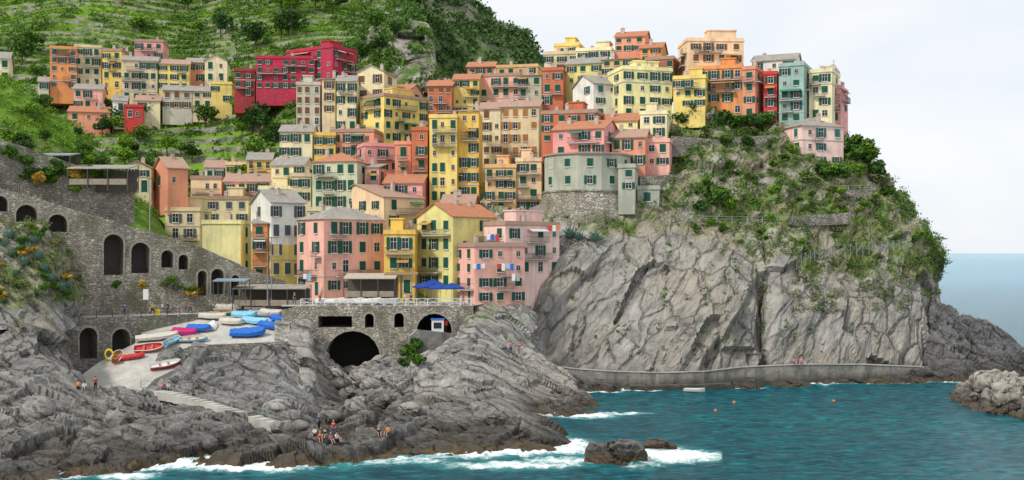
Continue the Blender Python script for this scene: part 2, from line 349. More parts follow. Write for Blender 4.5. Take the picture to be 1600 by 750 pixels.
for px,yt in[(560,-60),(640,-40),(700,-10),(740,18),(780,36),(808,56),(828,76),(842,94),(870,126),(920,160)]:
    FH.append((px,[(260,420),(200,450),(yt+90,500),(yt+30,540),(yt,570),(yt+40,640)]))
o,FPp,_=sheet('far_ridge',FH,170,90,lambda p,u,v:noise.fractal(p*.03,1,2,6)*8,FARM,None,False,2); struct(o,'steep wooded ridge behind the village falling to the right','hill')
LS=[cl(-160,(330,166),(250,178),(170,193),(100,208),(110,225)),cl(0,(330,166),(250,178),(180,193),(122,208),(130,225)),cl(50,(330,167),(260,178),(200,190),(152,205),(165,222)),
 cl(105,(335,170),(275,180),(235,190),(196,203),(210,222)),cl(160,(350,173),(305,181),(280,189),(250,200),(262,220)),cl(225,(390,177),(350,184),(338,190),(322,198),(330,212)),cl(262,(430,180),(400,186),(380,192),(370,198),(375,210))]
lo,LP,_=sheet('garden_slope',LS,110,100,lambda p,u,v:noise.fractal(p*.08,1,2,4)*1.8,HILLM,lambda px,py,P:px*0,False,2); struct(lo,'green overgrown slope at the left edge above the stone restaurant','slope')
GS=[cl(-160,(520,144),(450,148),(410,150),(365,152),(340,155),(345,158)),cl(0,(515,145),(450,149),(410,151),(362,153),(338,155),(342,158)),cl(65,(520,147),(470,150),(425,152),(375,154),(350,156),(355,160)),
 cl(100,(520,149),(490,151),(450,153),(410,155),(378,157),(380,161)),cl(118,(510,152),(492,154),(470,155),(440,157),(415,158),(420,163)),cl(130,(495,158),(490,159),(480,160),(470,161),(460,162),(465,165))]
go,GP,_=sheet('planted_bank',GS,110,110,lambda p,u,v:facet(p,MF,1)*.6+strata(p,nS,.8)*.5+noise.fractal(p*.2,1,2,4)*.7,ROCKM,lambda px,py,P:np.clip((500-py)/60,0,.6),False,2); struct(go,'rocky planted bank of succulents below the arched road at the left','bank')
def blob(name,px,py,D,rx,ry,rz,mat,seed,n=40):
    c=W(px,py,D); c.z=0; vs=[];fs=[]
    for i in range(n+1):
        th=math.pi*i/n
        for j in range(2*n):
            ph=math.pi*j/n; d=Vector((math.sin(th)*math.cos(ph),math.sin(th)*math.sin(ph),math.cos(th)))
            p=c+Vector((d.x*rx,d.y*ry,d.z*rz)); s=Vector((seed,0,0)); e=1+.45*facet(p+s,Mrot(10,40,.35,.35,.3),1.5)+.22*facet(p+s,MF,1)+.26*strata(p+s,nS,.7)+.08*noise.fractal((p+s)*.8,1,2,4)
            vs.append(c+Vector((d.x*rx*e,d.y*ry*e,d.z*rz*e)))
    for i in range(n):
        for j in range(2*n): a=i*2*n+j; b=i*2*n+(j+1)%(2*n); fs.append((a,a+2*n,b+2*n,b))
    m=MB(); m.add(vs,fs); addground(vs,fs,name); return link(name,m.mesh(name,[mat]))
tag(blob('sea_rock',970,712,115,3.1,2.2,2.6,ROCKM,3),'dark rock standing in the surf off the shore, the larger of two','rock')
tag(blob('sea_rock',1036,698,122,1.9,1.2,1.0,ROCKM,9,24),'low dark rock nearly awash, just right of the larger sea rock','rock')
for i,(px,D,rx,rz) in enumerate(((900,174,4.5,2.6),(940,172.5,3.5,1.8),(1165,177.5,3.5,1.6),(1005,174.5,3,1.0),(1235,180,3,.9),(1415,185,4,1.2),(1455,186,4.5,1.9),(1330,183.5,2.5,.8),(1290,182.5,2,.7),(1375,184.5,2,.7))):
    tag(blob('shore_boulder',px,600,D,rx,1.6,rz,ROCKD if i>1 else ROCKM,20+i,22),'dark boulder at the waterline below the cliff walkway','rock','boulders below the walkway')
for i,(px,py,D,s) in enumerate(((430,640,137,1.3),(456,652,135,1.),(560,640,143,1.4),(600,628,147,1.2),(640,640,143,1.),(665,662,140,1.2),(520,650,140,1.1),(180,655,126,1.2),(330,690,118,1.3),(140,680,118,1.1),(250,700,116,1.),(60,640,125,1.5),(545,618,150,1.3),(585,600,153,1.2),(530,600,156,1.1),(448,672,126,1.2),(465,668,127,1.),(566,590,158,1.4),(520,585,158,1.3),(550,580,160,1.2))):
    r=hit(px,py,['shore_rocks','harbour_rocks'])
    if r:
        b_=blob('loose_boulder',px,py,r[0].y,s*1.3,s,s*.9,ROCKH if px>400 else ROCKM,50+i,16); b_.location.z=r[0].z; tag(b_,'loose angular boulder resting on the grey shore rocks','rock','loose boulders on the shore')
# ---------------- sea ----------------
nr,nc=560,560
Ds=np.concatenate([np.linspace(85,215,440),np.geomspace(216,60000,nr-440)]); An=np.tan(np.radians(np.linspace(-36,36,nc)))
X=Ds[:,None]*An[None,:]; Y=np.repeat(Ds[:,None],nc,1); Z=np.zeros_like(X)
fo=np.zeros((nr,nc)); rocks=[b for b,nm in GROUND if nm in('shore_rocks','harbour_rocks','headland_cliff','dark_rock_point','sea_rock','shore_boulder')]
for i in range(440):
    for j in range(0,nc):
        x=X[i,j];y=Y[i,j]; px=800+FP*x/y
        Z[i,j]=(noise.fractal(Vector((x*.25+y*.1,y*.35,0)),1,2,3))*.2
        if px<-60 or px>1660: continue
        front=(y<150 and px<1130); Rr=3.4 if front else .9
        bd=99
        for b in rocks:
            r=b.find_nearest(Vector((x,y,0)),Rr)
            if r[0] is not None: bd=min(bd,r[3])
        gt=.7+1.3*noise.noise(Vector((x*.09,y*.12,2)))
        if bd<Rr: fo[i,j]=max(0,min(1,(1-bd/Rr)*1.15*max(.2,gt)))
        if front:
            for cx,cD,ex,ey,am in((1050,118,7.5,5.5,1.15),(800,112.5,10,3,.95),(880,115,6,3,.95),(915,147,6,4.,1.),(965,149,6,2.5,.85),(200,107,4,3,1.),(905,124,4,3.5,.85),(650,114.5,6,2,.75),(330,111,5,1.8,.75)):
                e=((x-(cx-800)/FP*cD)/ex)**2+((y-cD)/ey)**2
                if e<1: fo[i,j]=max(fo[i,j],am*(1-e)**.8)
        Z[i,j]+=fo[i,j]*.3*noise.noise(Vector((x*1.3,y*1.3,8)))+fo[i,j]*.1
P=np.stack([X,Y,Z],-1); idx=np.arange(nr*nc).reshape(nr,nc)
f=np.stack([idx[:-1,:-1],idx[:-1,1:],idx[1:,1:],idx[1:,:-1]],-1).reshape(-1,4)
me=bpy.data.meshes.new('sea'); me.from_pydata(P.reshape(-1,3).tolist(),[],f.tolist()); me.polygons.foreach_set('use_smooth',[True]*len(f))
a=me.attributes.new('foam','FLOAT','POINT'); a.data.foreach_set('value',fo.reshape(-1).astype(np.float32))
g=G('sea_water'); fa=g.n('ShaderNodeAttribute',attribute_name='foam').outputs['Fac']
yy=g.n('ShaderNodeSeparateXYZ',{0:g.pos}).outputs[1]
wv=g.mapv((.45,1.,1)); n1=g.noise(.3,6,wv,.62); n2=g.noise(1.1,5,wv,.7)
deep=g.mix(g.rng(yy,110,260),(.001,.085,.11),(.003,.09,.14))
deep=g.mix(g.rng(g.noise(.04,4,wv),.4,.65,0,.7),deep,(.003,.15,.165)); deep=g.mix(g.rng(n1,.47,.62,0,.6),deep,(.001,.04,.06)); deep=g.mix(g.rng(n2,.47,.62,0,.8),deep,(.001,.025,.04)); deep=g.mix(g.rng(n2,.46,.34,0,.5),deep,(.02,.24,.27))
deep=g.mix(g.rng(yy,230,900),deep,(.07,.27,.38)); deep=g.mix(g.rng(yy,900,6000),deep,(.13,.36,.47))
ff=g.rng(g.math('ADD',g.math('MULTIPLY',fa,.62),g.math('MULTIPLY',g.noise(.7,10,None,.8,.6),1.5)),1.06,1.36)
deep=g.mix(g.rng(fa,.05,.7,0,.6),deep,(.06,.32,.32))
col=g.mix(ff,deep,(.86,.89,.9)); h=g.bump(n2,.7,.4,g.bump(n1,.8,.9))
g.b.inputs['IOR'].default_value=1.33; g.b.inputs['Specular IOR Level'].default_value=.22
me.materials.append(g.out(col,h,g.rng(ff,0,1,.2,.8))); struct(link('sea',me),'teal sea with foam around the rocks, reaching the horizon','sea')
# ---------------- walls with arches ----------------
def plane_wall(name,A,B,outer,holes,mat,label,cat='wall',t=.8,depth=3.,back=None):
    (pa,Da),(pb,Db)=A,B; a=Vector(((pa-800)/FP*Da,Da)); b=Vector(((pb-800)/FP*Db,Db)); d=(b-a).normalized(); nrm=Vector((-d.y,d.x))
    if nrm.y<0: nrm=-nrm
    def S(px,py):
        t_=(px-800)/FP
        s=(t_*a.y-a.x)/(d.x-t_*d.y); y=a.y+s*d.y; return Vector((s,CH-(py-HY)/FP*y,0))
    out=[S(*p) for p in outer]; hs=[]
    for h in holes:
        if h[0]=='a':
            _,x0,x1,y0,y1=h; p0=S(x0,y1);p1=S(x1,y1);pt=S((x0+x1)/2,y0); w=(p1.x-p0.x)/2; cx=(p0.x+p1.x)/2
            zs=max(p0.y+.05,pt.y-w); r=pt.y-zs
            hs.append([Vector((p0.x,p0.y,0))]+[Vector((cx-w*math.cos(math.pi*i/10),zs+r*math.sin(math.pi*i/10),0)) for i in range(11)]+[Vector((p1.x,p0.y,0))])
        else:
            _,x0,x1,y0,y1=h; hs.append([S(x0,y1),S(x0,y0),S(x1,y0),S(x1,y1)])
    allp=out+[p for h in hs for p in h]; tr=tessellate_polygon([out]+hs)
    T=lambda p,o=0: Vector((a.x+d.x*p.x+nrm.x*o,a.y+d.y*p.x+nrm.y*o,p.y))
    m=MB(); m.add([T(p) for p in allp],[tuple(q) for q in tr],0)
    n=len(out)
    for i in range(n):
        p,q=out[i],out[(i+1)%n]; m.add([T(p),T(q),T(q,t),T(p,t)],[(0,1,2,3)],0)
    for h in hs:
        k=len(h)
        for i in range(k):
            p,q=h[i],h[(i+1)%k]; m.add([T(p),T(q),T(q,depth),T(p,depth)],[(0,1,2,3)],0)
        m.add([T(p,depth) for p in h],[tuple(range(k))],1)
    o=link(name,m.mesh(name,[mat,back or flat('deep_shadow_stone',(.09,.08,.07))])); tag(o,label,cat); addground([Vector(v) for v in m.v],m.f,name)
    cm=MB()
    for h in hs:
        if len(h)<8: continue
        c=sum(h,Vector((0,0,0)))/len(h)
        for i in range(len(h)-1):
            p,q=h[i],h[i+1]; po=p+(p-c).normalized()*.3; qo=q+(q-c).normalized()*.3
            cm.add([T(p,-.06),T(q,-.06),T(qo,-.06),T(po,-.06)],[(0,1,2,3)]); cm.add([T(po,-.06),T(qo,-.06),T(qo,0),T(po,0)],[(0,1,2,3)])
    if cm.v: link('arch_ring',cm.mesh('arch_ring',[flat('arch_stone',(.4,.37,.31),.9,.5,3.)]),o)
    return o
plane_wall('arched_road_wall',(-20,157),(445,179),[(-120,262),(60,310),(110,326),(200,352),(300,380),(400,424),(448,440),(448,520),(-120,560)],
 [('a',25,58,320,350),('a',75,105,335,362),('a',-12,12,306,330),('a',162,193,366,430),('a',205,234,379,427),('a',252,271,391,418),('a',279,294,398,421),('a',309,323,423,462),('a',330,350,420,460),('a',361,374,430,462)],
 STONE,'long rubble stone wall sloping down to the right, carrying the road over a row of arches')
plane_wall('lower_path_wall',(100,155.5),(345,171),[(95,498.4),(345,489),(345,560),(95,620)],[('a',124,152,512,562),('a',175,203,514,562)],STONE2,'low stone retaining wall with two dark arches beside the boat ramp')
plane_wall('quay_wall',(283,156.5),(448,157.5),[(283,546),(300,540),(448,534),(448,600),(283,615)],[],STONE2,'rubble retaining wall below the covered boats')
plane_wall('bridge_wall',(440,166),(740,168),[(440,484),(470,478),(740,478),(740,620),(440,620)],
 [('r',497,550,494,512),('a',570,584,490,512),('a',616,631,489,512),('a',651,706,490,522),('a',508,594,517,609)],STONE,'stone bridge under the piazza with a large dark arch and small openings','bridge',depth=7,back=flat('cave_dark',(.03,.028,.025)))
plane_wall('harbour_side_wall',(640,161),(735,165),[(640,526),(652,515),(700,520),(735,532),(735,590),(640,590)],[],CONCD,'stained concrete wall below the right end of the bridge')
def strip(name,rows,mat,label,cat,th=.4,kind='structure'):
    vs=[];fs=[]
    for l,r,y,D in rows: vs+=[W(l,y,D),W(r,y,D)]
    n=len(vs)
    for i in range(len(rows)-1): a=2*i; fs.append((a,a+1,a+3,a+2))
    tops=list(fs); vs2=[v-Vector((0,0,th)) for v in vs]
    m=MB(); m.add(vs+vs2,fs+[(n,n+1,1,0)]+[(2*i+n,2*i,2*i+2,2*i+2+n) for i in range(len(rows)-1)]+[(2*i+1,2*i+1+n,2*i+3+n,2*i+3) for i in range(len(rows)-1)])
    o=link(name,m.mesh(name,[mat])); tag(o,label,cat,None,kind); addground(vs,tops,name); return o
strip('boat_ramp',[(108,218,616,146.5),(120,242,592,150.2),(150,290,569,154),(185,306,549,157.3),(210,448,537,158.6),(225,456,515,164),(250,470,495,170),(290,486,480,175),(300,500,470,178)],CONC,'pale concrete boat ramp widening into the yard of covered boats','ramp',1.4)
def flatpoly(name,pts,z,mat,label,cat):
    vs=[Vector(((px-800)/FP*D,D,z)) for px,D in pts]; m=MB(); m.add(vs,[tuple(range(len(vs)))]); o=link(name,m.mesh(name,[mat])); struct(o,label,cat); addground(vs,[tuple(range(len(vs)))],name)
zq=W(95,498.4,155.2).z-.01
flatpoly('lower_path',[(-120,150),(96,155.3),(344,170.9),(344,178),(-120,168)],zq,CONC,'narrow walkway along the foot of the arched wall','path')
flatpoly('piazza',[(440,166.2),(740,168.2),(800,196),(440,192)],W(600,478,167).z-.02,CONC,'paved piazza in front of the lowest houses','pavement')
GREYR=flat('grey_rail',(.3,.3,.3))
def fence(name,pts,label,h=1.,mat=RAILM,sp=2.,r=.035,cat='railing',cross=False,rails=(1.,.5),group=None):
    o=thing(name,label,cat,pts[0],0,group); b=Vector(pts[0]); m=MB()
    for i in range(len(pts)-1):
        p,q=Vector(pts[i])-b,Vector(pts[i+1])-b; n=max(1,int((q-p).length/sp))
        for rr in rails: m.bar(p+Vector((0,0,h*rr)),q+Vector((0,0,h*rr)),r)
        for k in range(n+(i==len(pts)-2)):
            s=p.lerp(q,k/n); pm=MB(); pm.box(-r*1.3,r*1.3,-r*1.3,r*1.3,-.2,h); link('post',pm.mesh('post',[mat]),o,s)
            if cross and k<n:
                e=p.lerp(q,(k+1)/n); m.bar(s+Vector((0,0,.1)),e+Vector((0,0,h)),r*.8); m.bar(s+Vector((0,0,h)),e+Vector((0,0,.1)),r*.8)
    link('rail',m.mesh('rail',[mat]),o); return o
WP=flat('white_painted_wood',(.72,.72,.7))
zp=W(600,478,167).z
FZ=lambda px,D,z: Vector(((px-800)/FP*D,D,z))
fence('piazza_fence',[FZ(px,D,zp) for px,D in((470,166.5),(600,167.2),(736,168.3))],'white crossed timber fence along the bridge edge',1.1,WP,1.6,.06,'fence',True)
fence('path_railing',[FZ(100,155.9,zq),FZ(200,161.4,zq),FZ(300,168.2,zq)],'thin dark railing along the walkway under the arched wall',1.)
fence('road_railing',[W(0,284,157.6),W(60,309,161),W(110,325,163.5),W(200,351,167.5)],'thin railing along the top of the sloping arched wall',.9,RAILM,2.2)
QP=[(815,562,172),(845,570,175),(900,577,176),(960,581,175.5),(1030,583,175.5),(1100,581,176.5),(1160,574,180),(1250,570,182),(1350,570,185),(1445,574,188)]
vs=[];fs=[]
for px,y,D in QP:
    p=W(px,y,D); q=p+Vector((0,3.4,0)); vs+=[(p.x,p.y-.3,-3),(p.x,p.y,p.z),(p.x,p.y+.25,p.z),(p.x,p.y+.25,p.z-.7),(q.x,q.y,p.z-.7),(q.x,q.y,-3)]
for i in range(len(QP)-1):
    for k in range(5): a=6*i+k; fs.append((a,a+1,a+7,a+6))
m=MB(); m.add(vs,fs); o=link('cliff_foot_path',m.mesh('cliff_foot_path',[CONCD])); struct(o,'stained concrete walkway with parapet curving along the foot of the cliff','path'); addground([Vector(v) for v in vs],fs,'cliff_foot_path')
m=MB(); cap=[]
for px,y,D in QP: p=W(px,y,D); cap+=[(p.x,p.y-.12,p.z+.004),(p.x,p.y-.12,p.z+.16),(p.x,p.y+.35,p.z+.16),(p.x,p.y+.35,p.z+.004)]
m.add(cap,[(4*i+k,4*i+k+1,4*i+k+5,4*i+k+4) for i in range(len(QP)-1) for k in range(3)]); link('coping',m.mesh('coping',[CONC]),o)
m=MB()
p,q=W(985,592,173),W(1180,600,177); m.add([(p.x,p.y,-2),(q.x,q.y,-2),(q.x,q.y,.8),(p.x,p.y,.8),(p.x,p.y+3,.8),(q.x,q.y+3,.8)],[(0,1,2,3),(3,2,5,4)])
o=link('landing_ledge',m.mesh('landing_ledge',[CONCD])); struct(o,'low concrete ledge at the waterline below the cliff walkway','ledge')
fence('walkway_railing',[W(px,y,D+.1) for px,y,D in QP[1:7]],'thin railing on the parapet of the cliff walkway',.9,GREYR,3.,.03)
st=thing('stone_stairway','pale concrete stairway stepping down the rocks from the ramp to the right','stairs',W(215,608,146))
SP=[(212,611,146),(262,617,142),(318,632,137.5),(372,648,132.5),(444,670,126.5)]
def sp_(t):
    k=min(int(t*4),3); u=t*4-k; a,b=SP[k],SP[k+1]; return W(a[0]+(b[0]-a[0])*u,a[1]+(b[1]-a[1])*u,a[2]+(b[2]-a[2])*u)
NS=22
for i in range(NS):
    p=sp_(i/NS)-st.location; q=sp_((i+1)/NS)-st.location; d=(q-p); dd=Vector((d.x,d.y,0)); nn=Vector((-dd.y,dd.x,0)).normalized()*.7
    if nn.y<0: nn=-nn
    m=MB(); a=p-nn;b=p+dd-nn;c_=p+dd+nn;e=p+nn; lo_=Vector((0,0,-.7)); up=Vector((0,0,.4)); m.add([a+lo_,b+lo_,c_+lo_,e+lo_,a+up,b+up,c_+up,e+up],[(0,3,2,1),(4,5,6,7),(0,1,5,4),(1,2,6,5),(2,3,7,6),(3,0,4,7)]); me=m.mesh('step',[CONC])
    link('step',me,st)
fence('stair_railing',[W(p[0]+8,p[1]-5,p[2]+.8) for p in SP],'grey handrail beside the shore stairway',1.,GREYR,2.5,.03)
# ---------------- houses ----------------
def mk_window(w=1.,h=1.5):
    m=MB(); m.box(-w/2,w/2,-.03,.1,-h/2,h/2,1)
    t=.09
    m.box(-w/2-t,-w/2,-.08,.1,-h/2-t,h/2+t,0); m.box(w/2,w/2+t,-.08,.1,-h/2-t,h/2+t,0); m.box(-w/2,w/2,-.08,.1,h/2,h/2+t,0); m.box(-w/2-t*1.5,w/2+t*1.5,-.16,.1,-h/2-t-.08,-h/2-.001,0)
    m.box(-.03,.03,-.05,.09,-h/2,h/2,0); m.box(-w/2,-.03,-.05,.09,h*.12,h*.12+.05,0); m.box(.03,w/2,-.05,.09,h*.12,h*.12+.05,0)
    return m.mesh('window',[TRIM,GLASS])
WIN=mk_window(); SM={}
for k,mt in SHUT.items():
    for s in(-1,1):
        m=MB(); x0,x1=sorted((s*.59,s*1.14)); m.box(x0,x1,-.14,-.06,-.8,.78)
        for q in range(5): m.box(x0+.06,x1-.06,-.16,-.14,-.7+q*.29,-.55+q*.29)
        SM[k,'o',s]=m.mesh('shutter',[mt])
        m=MB(); x0,x1=sorted((s*.015,s*.57)); m.box(x0,x1,-.15,-.085,-.78,.78)
        for q in range(5): m.box(x0+.06,x1-.06,-.17,-.15,-.7+q*.29,-.55+q*.29)
        SM[k,'c',s]=m.mesh('shutter',[mt])
BAL={}
for w in(2.2,3.2,4.5,6.):
    m=MB(); m.box(-w/2,w/2,-.95,.05,-.14,0); a=m.mesh('balcony',[SLAB]); m=MB()
    for z in(.95,.1): m.box(-w/2,w/2,-.93,-.89,z,z+.05); m.box(-w/2,-w/2+.04,-.89,0,z,z+.05); m.box(w/2-.04,w/2,-.89,0,z,z+.05)
    n=int(w/.22)
    for i in range(n+1): x=-w/2+.02+i*(w-.04)/n; m.box(x-.018,x+.018,-.92,-.9,0,.95)
    BAL[w]=(a,m.mesh('railing',[RAILM]))
m=MB(); m.box(-.55,.55,-.04,.1,0,2.2,0); m.box(-.68,-.55,-.1,.1,0,2.3,1); m.box(.55,.68,-.1,.1,0,2.3,1); m.box(-.55,.55,-.1,.1,2.2,2.3,1)
DOOR={k:m.mesh('door',[SHUT[k],TRIM]) for k in SHUT}
m=MB(); m.box(-.35,.35,-.3,.3,-1,1.1); m.box(-.42,.42,-.37,.37,1.1,1.2); m.box(-.2,.2,-.15,.15,1.2,1.4); CHIM=m.mesh('chimney',[flat('chimney_plaster',(.55,.45,.38))])
TVM=MB(); TVM.bar((0,0,0),(0,0,2.6),.03); TVM.bar((-.5,0,2.4),(.5,0,2.4),.025); TVM.bar((-.35,0,2.1),(.35,0,2.1),.025); TVM=TVM.mesh('aerial',[RAILM])
AWN={k:flat('awning_'+k,c) for k,c in dict(white=(.7,.68,.62),green=(.06,.25,.15),ochre=(.5,.3,.1)).items()}
HN=[0]
def house(x0,xm,x1,yt,yb,col,roof,nf,cL,cR,label,sh='g',b=0,D=None,ext=None,door=0,low=None,dep=9.,pc=.45,name='house',cat='house',skip=.08,top=True):
    HN[0]+=1
    if ext is None: ext=9 if D is None else 4
    if D is None: D=HD((x0+x1)/2,yb)
    P=W(xm,yb,D); H=(yb-yt)*D/FP; t0=(x0-800)/FP; t1=(x1-800)/FP; Px,Py=P.x,P.y
    wl=Px-t0*Py; wr=t1*Py-Px
    if xm-x0>=x1-xm:
        M=max(dep,wr/.8); q=wr/M/math.sqrt(1+t1*t1); a=math.atan(t1)+math.asin(min(.95,q)); L=wl/(math.cos(a)+t0*math.sin(a))
    else:
        L=max(dep,wl/.8); q=wl/L/math.sqrt(1+t0*t0); a=math.atan(t0)+math.acos(max(.1,min(.98,q))); M=wr/(math.sin(a)-t1*math.cos(a))
    L=max(2,min(L,40)); M=max(3,min(M,40))
    dl=Vector((-math.cos(a),math.sin(a),0)); dr=Vector((math.sin(a),math.cos(a),0)); c=P+dl*L/2+dr*M/2
    rt=thing(name,label,cat,c,-a); wm=wall_mat(col); hl,hm=L/2,M/2
    rk_,rm=(roof+':f').split(':')[:2]
    m=MB(); m.box(-hl,hl,-hm,hm,-ext,H); rise=0
    if rk_=='gx': rise=min(2.4,hm*.42); m.add([(-hl,-hm,H),(-hl,hm,H),(-hl,0,H+rise),(hl,-hm,H),(hl,hm,H),(hl,0,H+rise)],[(0,2,1),(3,4,5),(0,3,5,2),(1,2,5,4)])
    if rk_=='gy': rise=min(2.8,hl*.5); m.add([(-hl,-hm,H),(hl,-hm,H),(0,-hm,H+rise),(-hl,hm,H),(hl,hm,H),(0,hm,H+rise)],[(0,1,2),(3,5,4),(0,2,5,3),(1,4,5,2)])
    link('wall',m.mesh('wall',[wm]),rt)
    if low:
        m=MB(); z=H*low[1]; m.box(-hl-.04,hl+.04,-hm-.04,hm+.04,-ext,z); link('lower_wall',m.mesh('lower_wall',[wall_mat(low[0])]),rt)
    if L>4 and nf>2 and rnd.random()<.5:
        m=MB(); z=H/nf*rnd.choice((1,nf-1)); m.box(-hl-.09,hl+.09,-hm-.09,hm+.09,z-.09,z+.09); link('string_course',m.mesh('string_course',[SLAB]),rt)
    oh=.35; m=MB(); th=.16
    def slab(ps):
        n=len(ps); m.add([Vector(p) for p in ps]+[Vector(p)+Vector((0,0,th)) for p in ps],[tuple(range(n-1,-1,-1)),tuple(range(n,2*n))]+[(i,(i+1)%n,n+(i+1)%n,n+i) for i in range(n)])
    if rk_=='gx':
        s=rise/hm*oh; slab([(-hl-oh,-hm-oh,H-s+.03),(hl+oh,-hm-oh,H-s+.03),(hl+oh,0,H+rise+.03),(-hl-oh,0,H+rise+.03)]); slab([(hl+oh,hm+oh,H-s+.03),(-hl-oh,hm+oh,H-s+.03),(-hl-oh,0,H+rise+.031),(hl+oh,0,H+rise+.031)])
    elif rk_=='gy':
        s=rise/hl*oh; slab([(-hl-oh,hm+oh,H-s+.03),(-hl-oh,-hm-oh,H-s+.03),(0,-hm-oh,H+rise+.03),(0,hm+oh,H+rise+.03)]); slab([(hl+oh,-hm-oh,H-s+.03),(hl+oh,hm+oh,H-s+.03),(0,hm+oh,H+rise+.031),(0,-hm-oh,H+rise+.031)])
    elif rk_=='hip':
        rise=min(2.2,min(hl,hm)*.5); e=[(-hl-oh,-hm-oh,H),(hl+oh,-hm-oh,H),(hl+oh,hm+oh,H),(-hl-oh,hm+oh,H)]
        if hl>hm: r=[(-hl+hm,0,H+rise),(hl-hm,0,H+rise)]; m.add(e+r,[(0,1,5,4),(1,2,5),(2,3,4,5),(3,0,4),(3,2,1,0)])
        else: r=[(0,-hm+hl,H+rise),(0,hm-hl,H+rise)]; m.add(e+r,[(0,1,4),(1,2,5,4),(2,3,5),(3,0,4,5),(3,2,1,0)])
    elif rk_=='sh':
        rise=min(1.8,M*.16); slab([(-hl-oh,-hm-oh,H+.02),(hl+oh,-hm-oh,H+.02),(hl+oh,hm+oh,H+rise),(-hl-oh,hm+oh,H+rise)])
    else:
        m.box(-hl-.18,hl+.18,-hm-.18,hm+.18,H+.003,H+.2)
        for q in((-hl-.1,hl+.1,-hm-.1,-hm+.1),(-hl-.1,hl+.1,hm-.1,hm+.1),(-hl-.1,-hl+.1,-hm+.1,hm-.1),(hl-.1,hl+.1,-hm+.1,hm-.1)): m.box(*q,H+.2,H+.75)
    ro_=link('roof',m.mesh('roof',[ROOF[rm] if rk_!='fl' else (ROOF['p'] if rm=='p' else wm)]),rt)
    if top:
        for i in range(rnd.choice((1,1,2))):
            link('chimney',CHIM,ro_,(rnd.uniform(-hl*.7,hl*.7),rnd.uniform(-hm*.5,hm*.6),H+max(.6,rise*.6)+rnd.uniform(0,.5)))
        if rnd.random()<.5: link('aerial',TVM,ro_,(rnd.uniform(-hl*.6,hl*.6),rnd.uniform(-hm*.3,hm*.5),H+rise*.5),(0,0,rnd.uniform(0,3)))
        if rk_=='fl' and rnd.random()<.6 and L>5:
            m=MB(); u=rnd.uniform(-.4,.1)*L; m.box(u,u+min(3,L*.4),-.1*M,hm*.8,H+.2,H+2.6); m.box(u-.2,u+min(3,L*.4)+.2,-.1*M-.2,hm*.8+.2,H+2.6,H+2.8); link('roof_hut',m.mesh('roof_hut',[wm]),rt)
    fh=H/nf; hs=min(1.15,fh*.56/1.5)
    def facewin(c,Wd,mapf,rz):
        if c<=0: return
        c=min(c,max(1,int(Wd/1.7))); jit=[rnd.uniform(-.14,.14) for _ in range(c)]
        for k in range(nf):
            for i in range(c):
                if door and k==0 and i==c//2 and rz==0:
                    x,y=mapf((i+.5)/c*Wd); link('door',DOOR[sh],rt,(x,y,0),(0,0,rz)); continue
                if rnd.random()<skip: continue
                u=(i+.5+jit[i])/c*Wd; x,y=mapf(u); sw=min(1.,Wd/c/2.6+.12); small=rnd.random()<.12
                w=link('window',WIN,rt,(x,y,k*fh+fh*.54),(0,0,rz),(sw*(.7 if small else 1),1,hs*(.6 if small else rnd.choice((1,1,1.12,.85)))))
                stt='c' if rnd.random()<pc else 'o'
                if small: stt=None
                elif Wd/c<1.9: stt='c' if rnd.random()<.7 else None
                if stt and rnd.random()<.93:
                    for s in(-1,1): link('shutter',SM[sh,stt,s],w)
        for _ in range(b+(b>0 and rnd.random()<.5)):
            k=rnd.randrange(1,nf) if nf>1 else 0; ws=[w for w in BAL if w<Wd*.95]
            if not ws: continue
            w=rnd.choice(ws); u=rnd.uniform(w/2+.1,Wd-w/2-.1); x,y=mapf(u)
            o=link('balcony',BAL[w][0],rt,(x,y,k*fh+rnd.uniform(.02,.06)),(0,0,rz)); link('railing',BAL[w][1],o)
            if rnd.random()<.2:
                m=MB(); m.add([(-w*.45,-.02,2.3),(w*.45,-.02,2.3),(w*.45,-1.1,1.9),(-w*.45,-1.1,1.9),(-w*.45,-1.1,1.75),(w*.45,-1.1,1.75)],[(0,1,2,3),(3,2,5,4)]); link('awning',m.mesh('awning',[AWN[rnd.choice(list(AWN))]]),o)
    facewin(cL,L,lambda u:(-hl+u,-hm),0)
    if cR: facewin(cR,M,lambda u:(hl,-hm+u),math.pi/2)
    return rt
h=house
h(78,120,128,77,140,'orange','fl',5,3,0,'tall orange block at the far left end of the hillside cluster','k',3,D=303,top=False)
h(116,158,162,75,136,'beige','fl',4,3,0,'beige block wedged between the orange and yellow hillside blocks','g',1,D=306)
h(160,190,208,80,140,'mustard','fl:p',4,2,1,'mustard yellow block left of the beige tower in the upper left cluster','g',2,D=304)
h(210,255,264,66,110,'rose','fl:p',3,3,0,'pink house rising highest in the upper left cluster','g',1,D=312)
h(190,246,250,96,160,'beige','gx:s',4,4,0,'broad beige house in the middle of the upper left cluster','g',2,D=298)
h(248,296,300,101,142,'yellow','gx:p',3,3,0,'yellow house right of the beige one in the upper left cluster','g',1,D=300)
h(290,320,326,98,130,'salmon','gx:s',2,2,0,'small salmon house second from the right on the upper left terrace','g',0,D=306)
h(320,355,360,95,130,'cream','gy:s',2,2,0,'small cream gabled house at the right end of the upper left cluster','g',0,D=305)
h(115,160,167,140,172,'pink','gx:s',2,3,0,'low pale pink house below the beige and yellow hillside blocks','g',1,D=292)
h(254,300,304,142,172,'grey','gx:s',2,3,0,'low grey house under the yellow hillside house','b',0,D=290)
h(300,330,335,143,168,'beige','gx:s',2,2,0,'low beige house left of the small yellow house on the hill','g',0,D=291)
h(330,362,366,132,162,'yellow','fl',2,2,0,'small yellow house at the right foot of the upper left cluster','g',0,D=290)
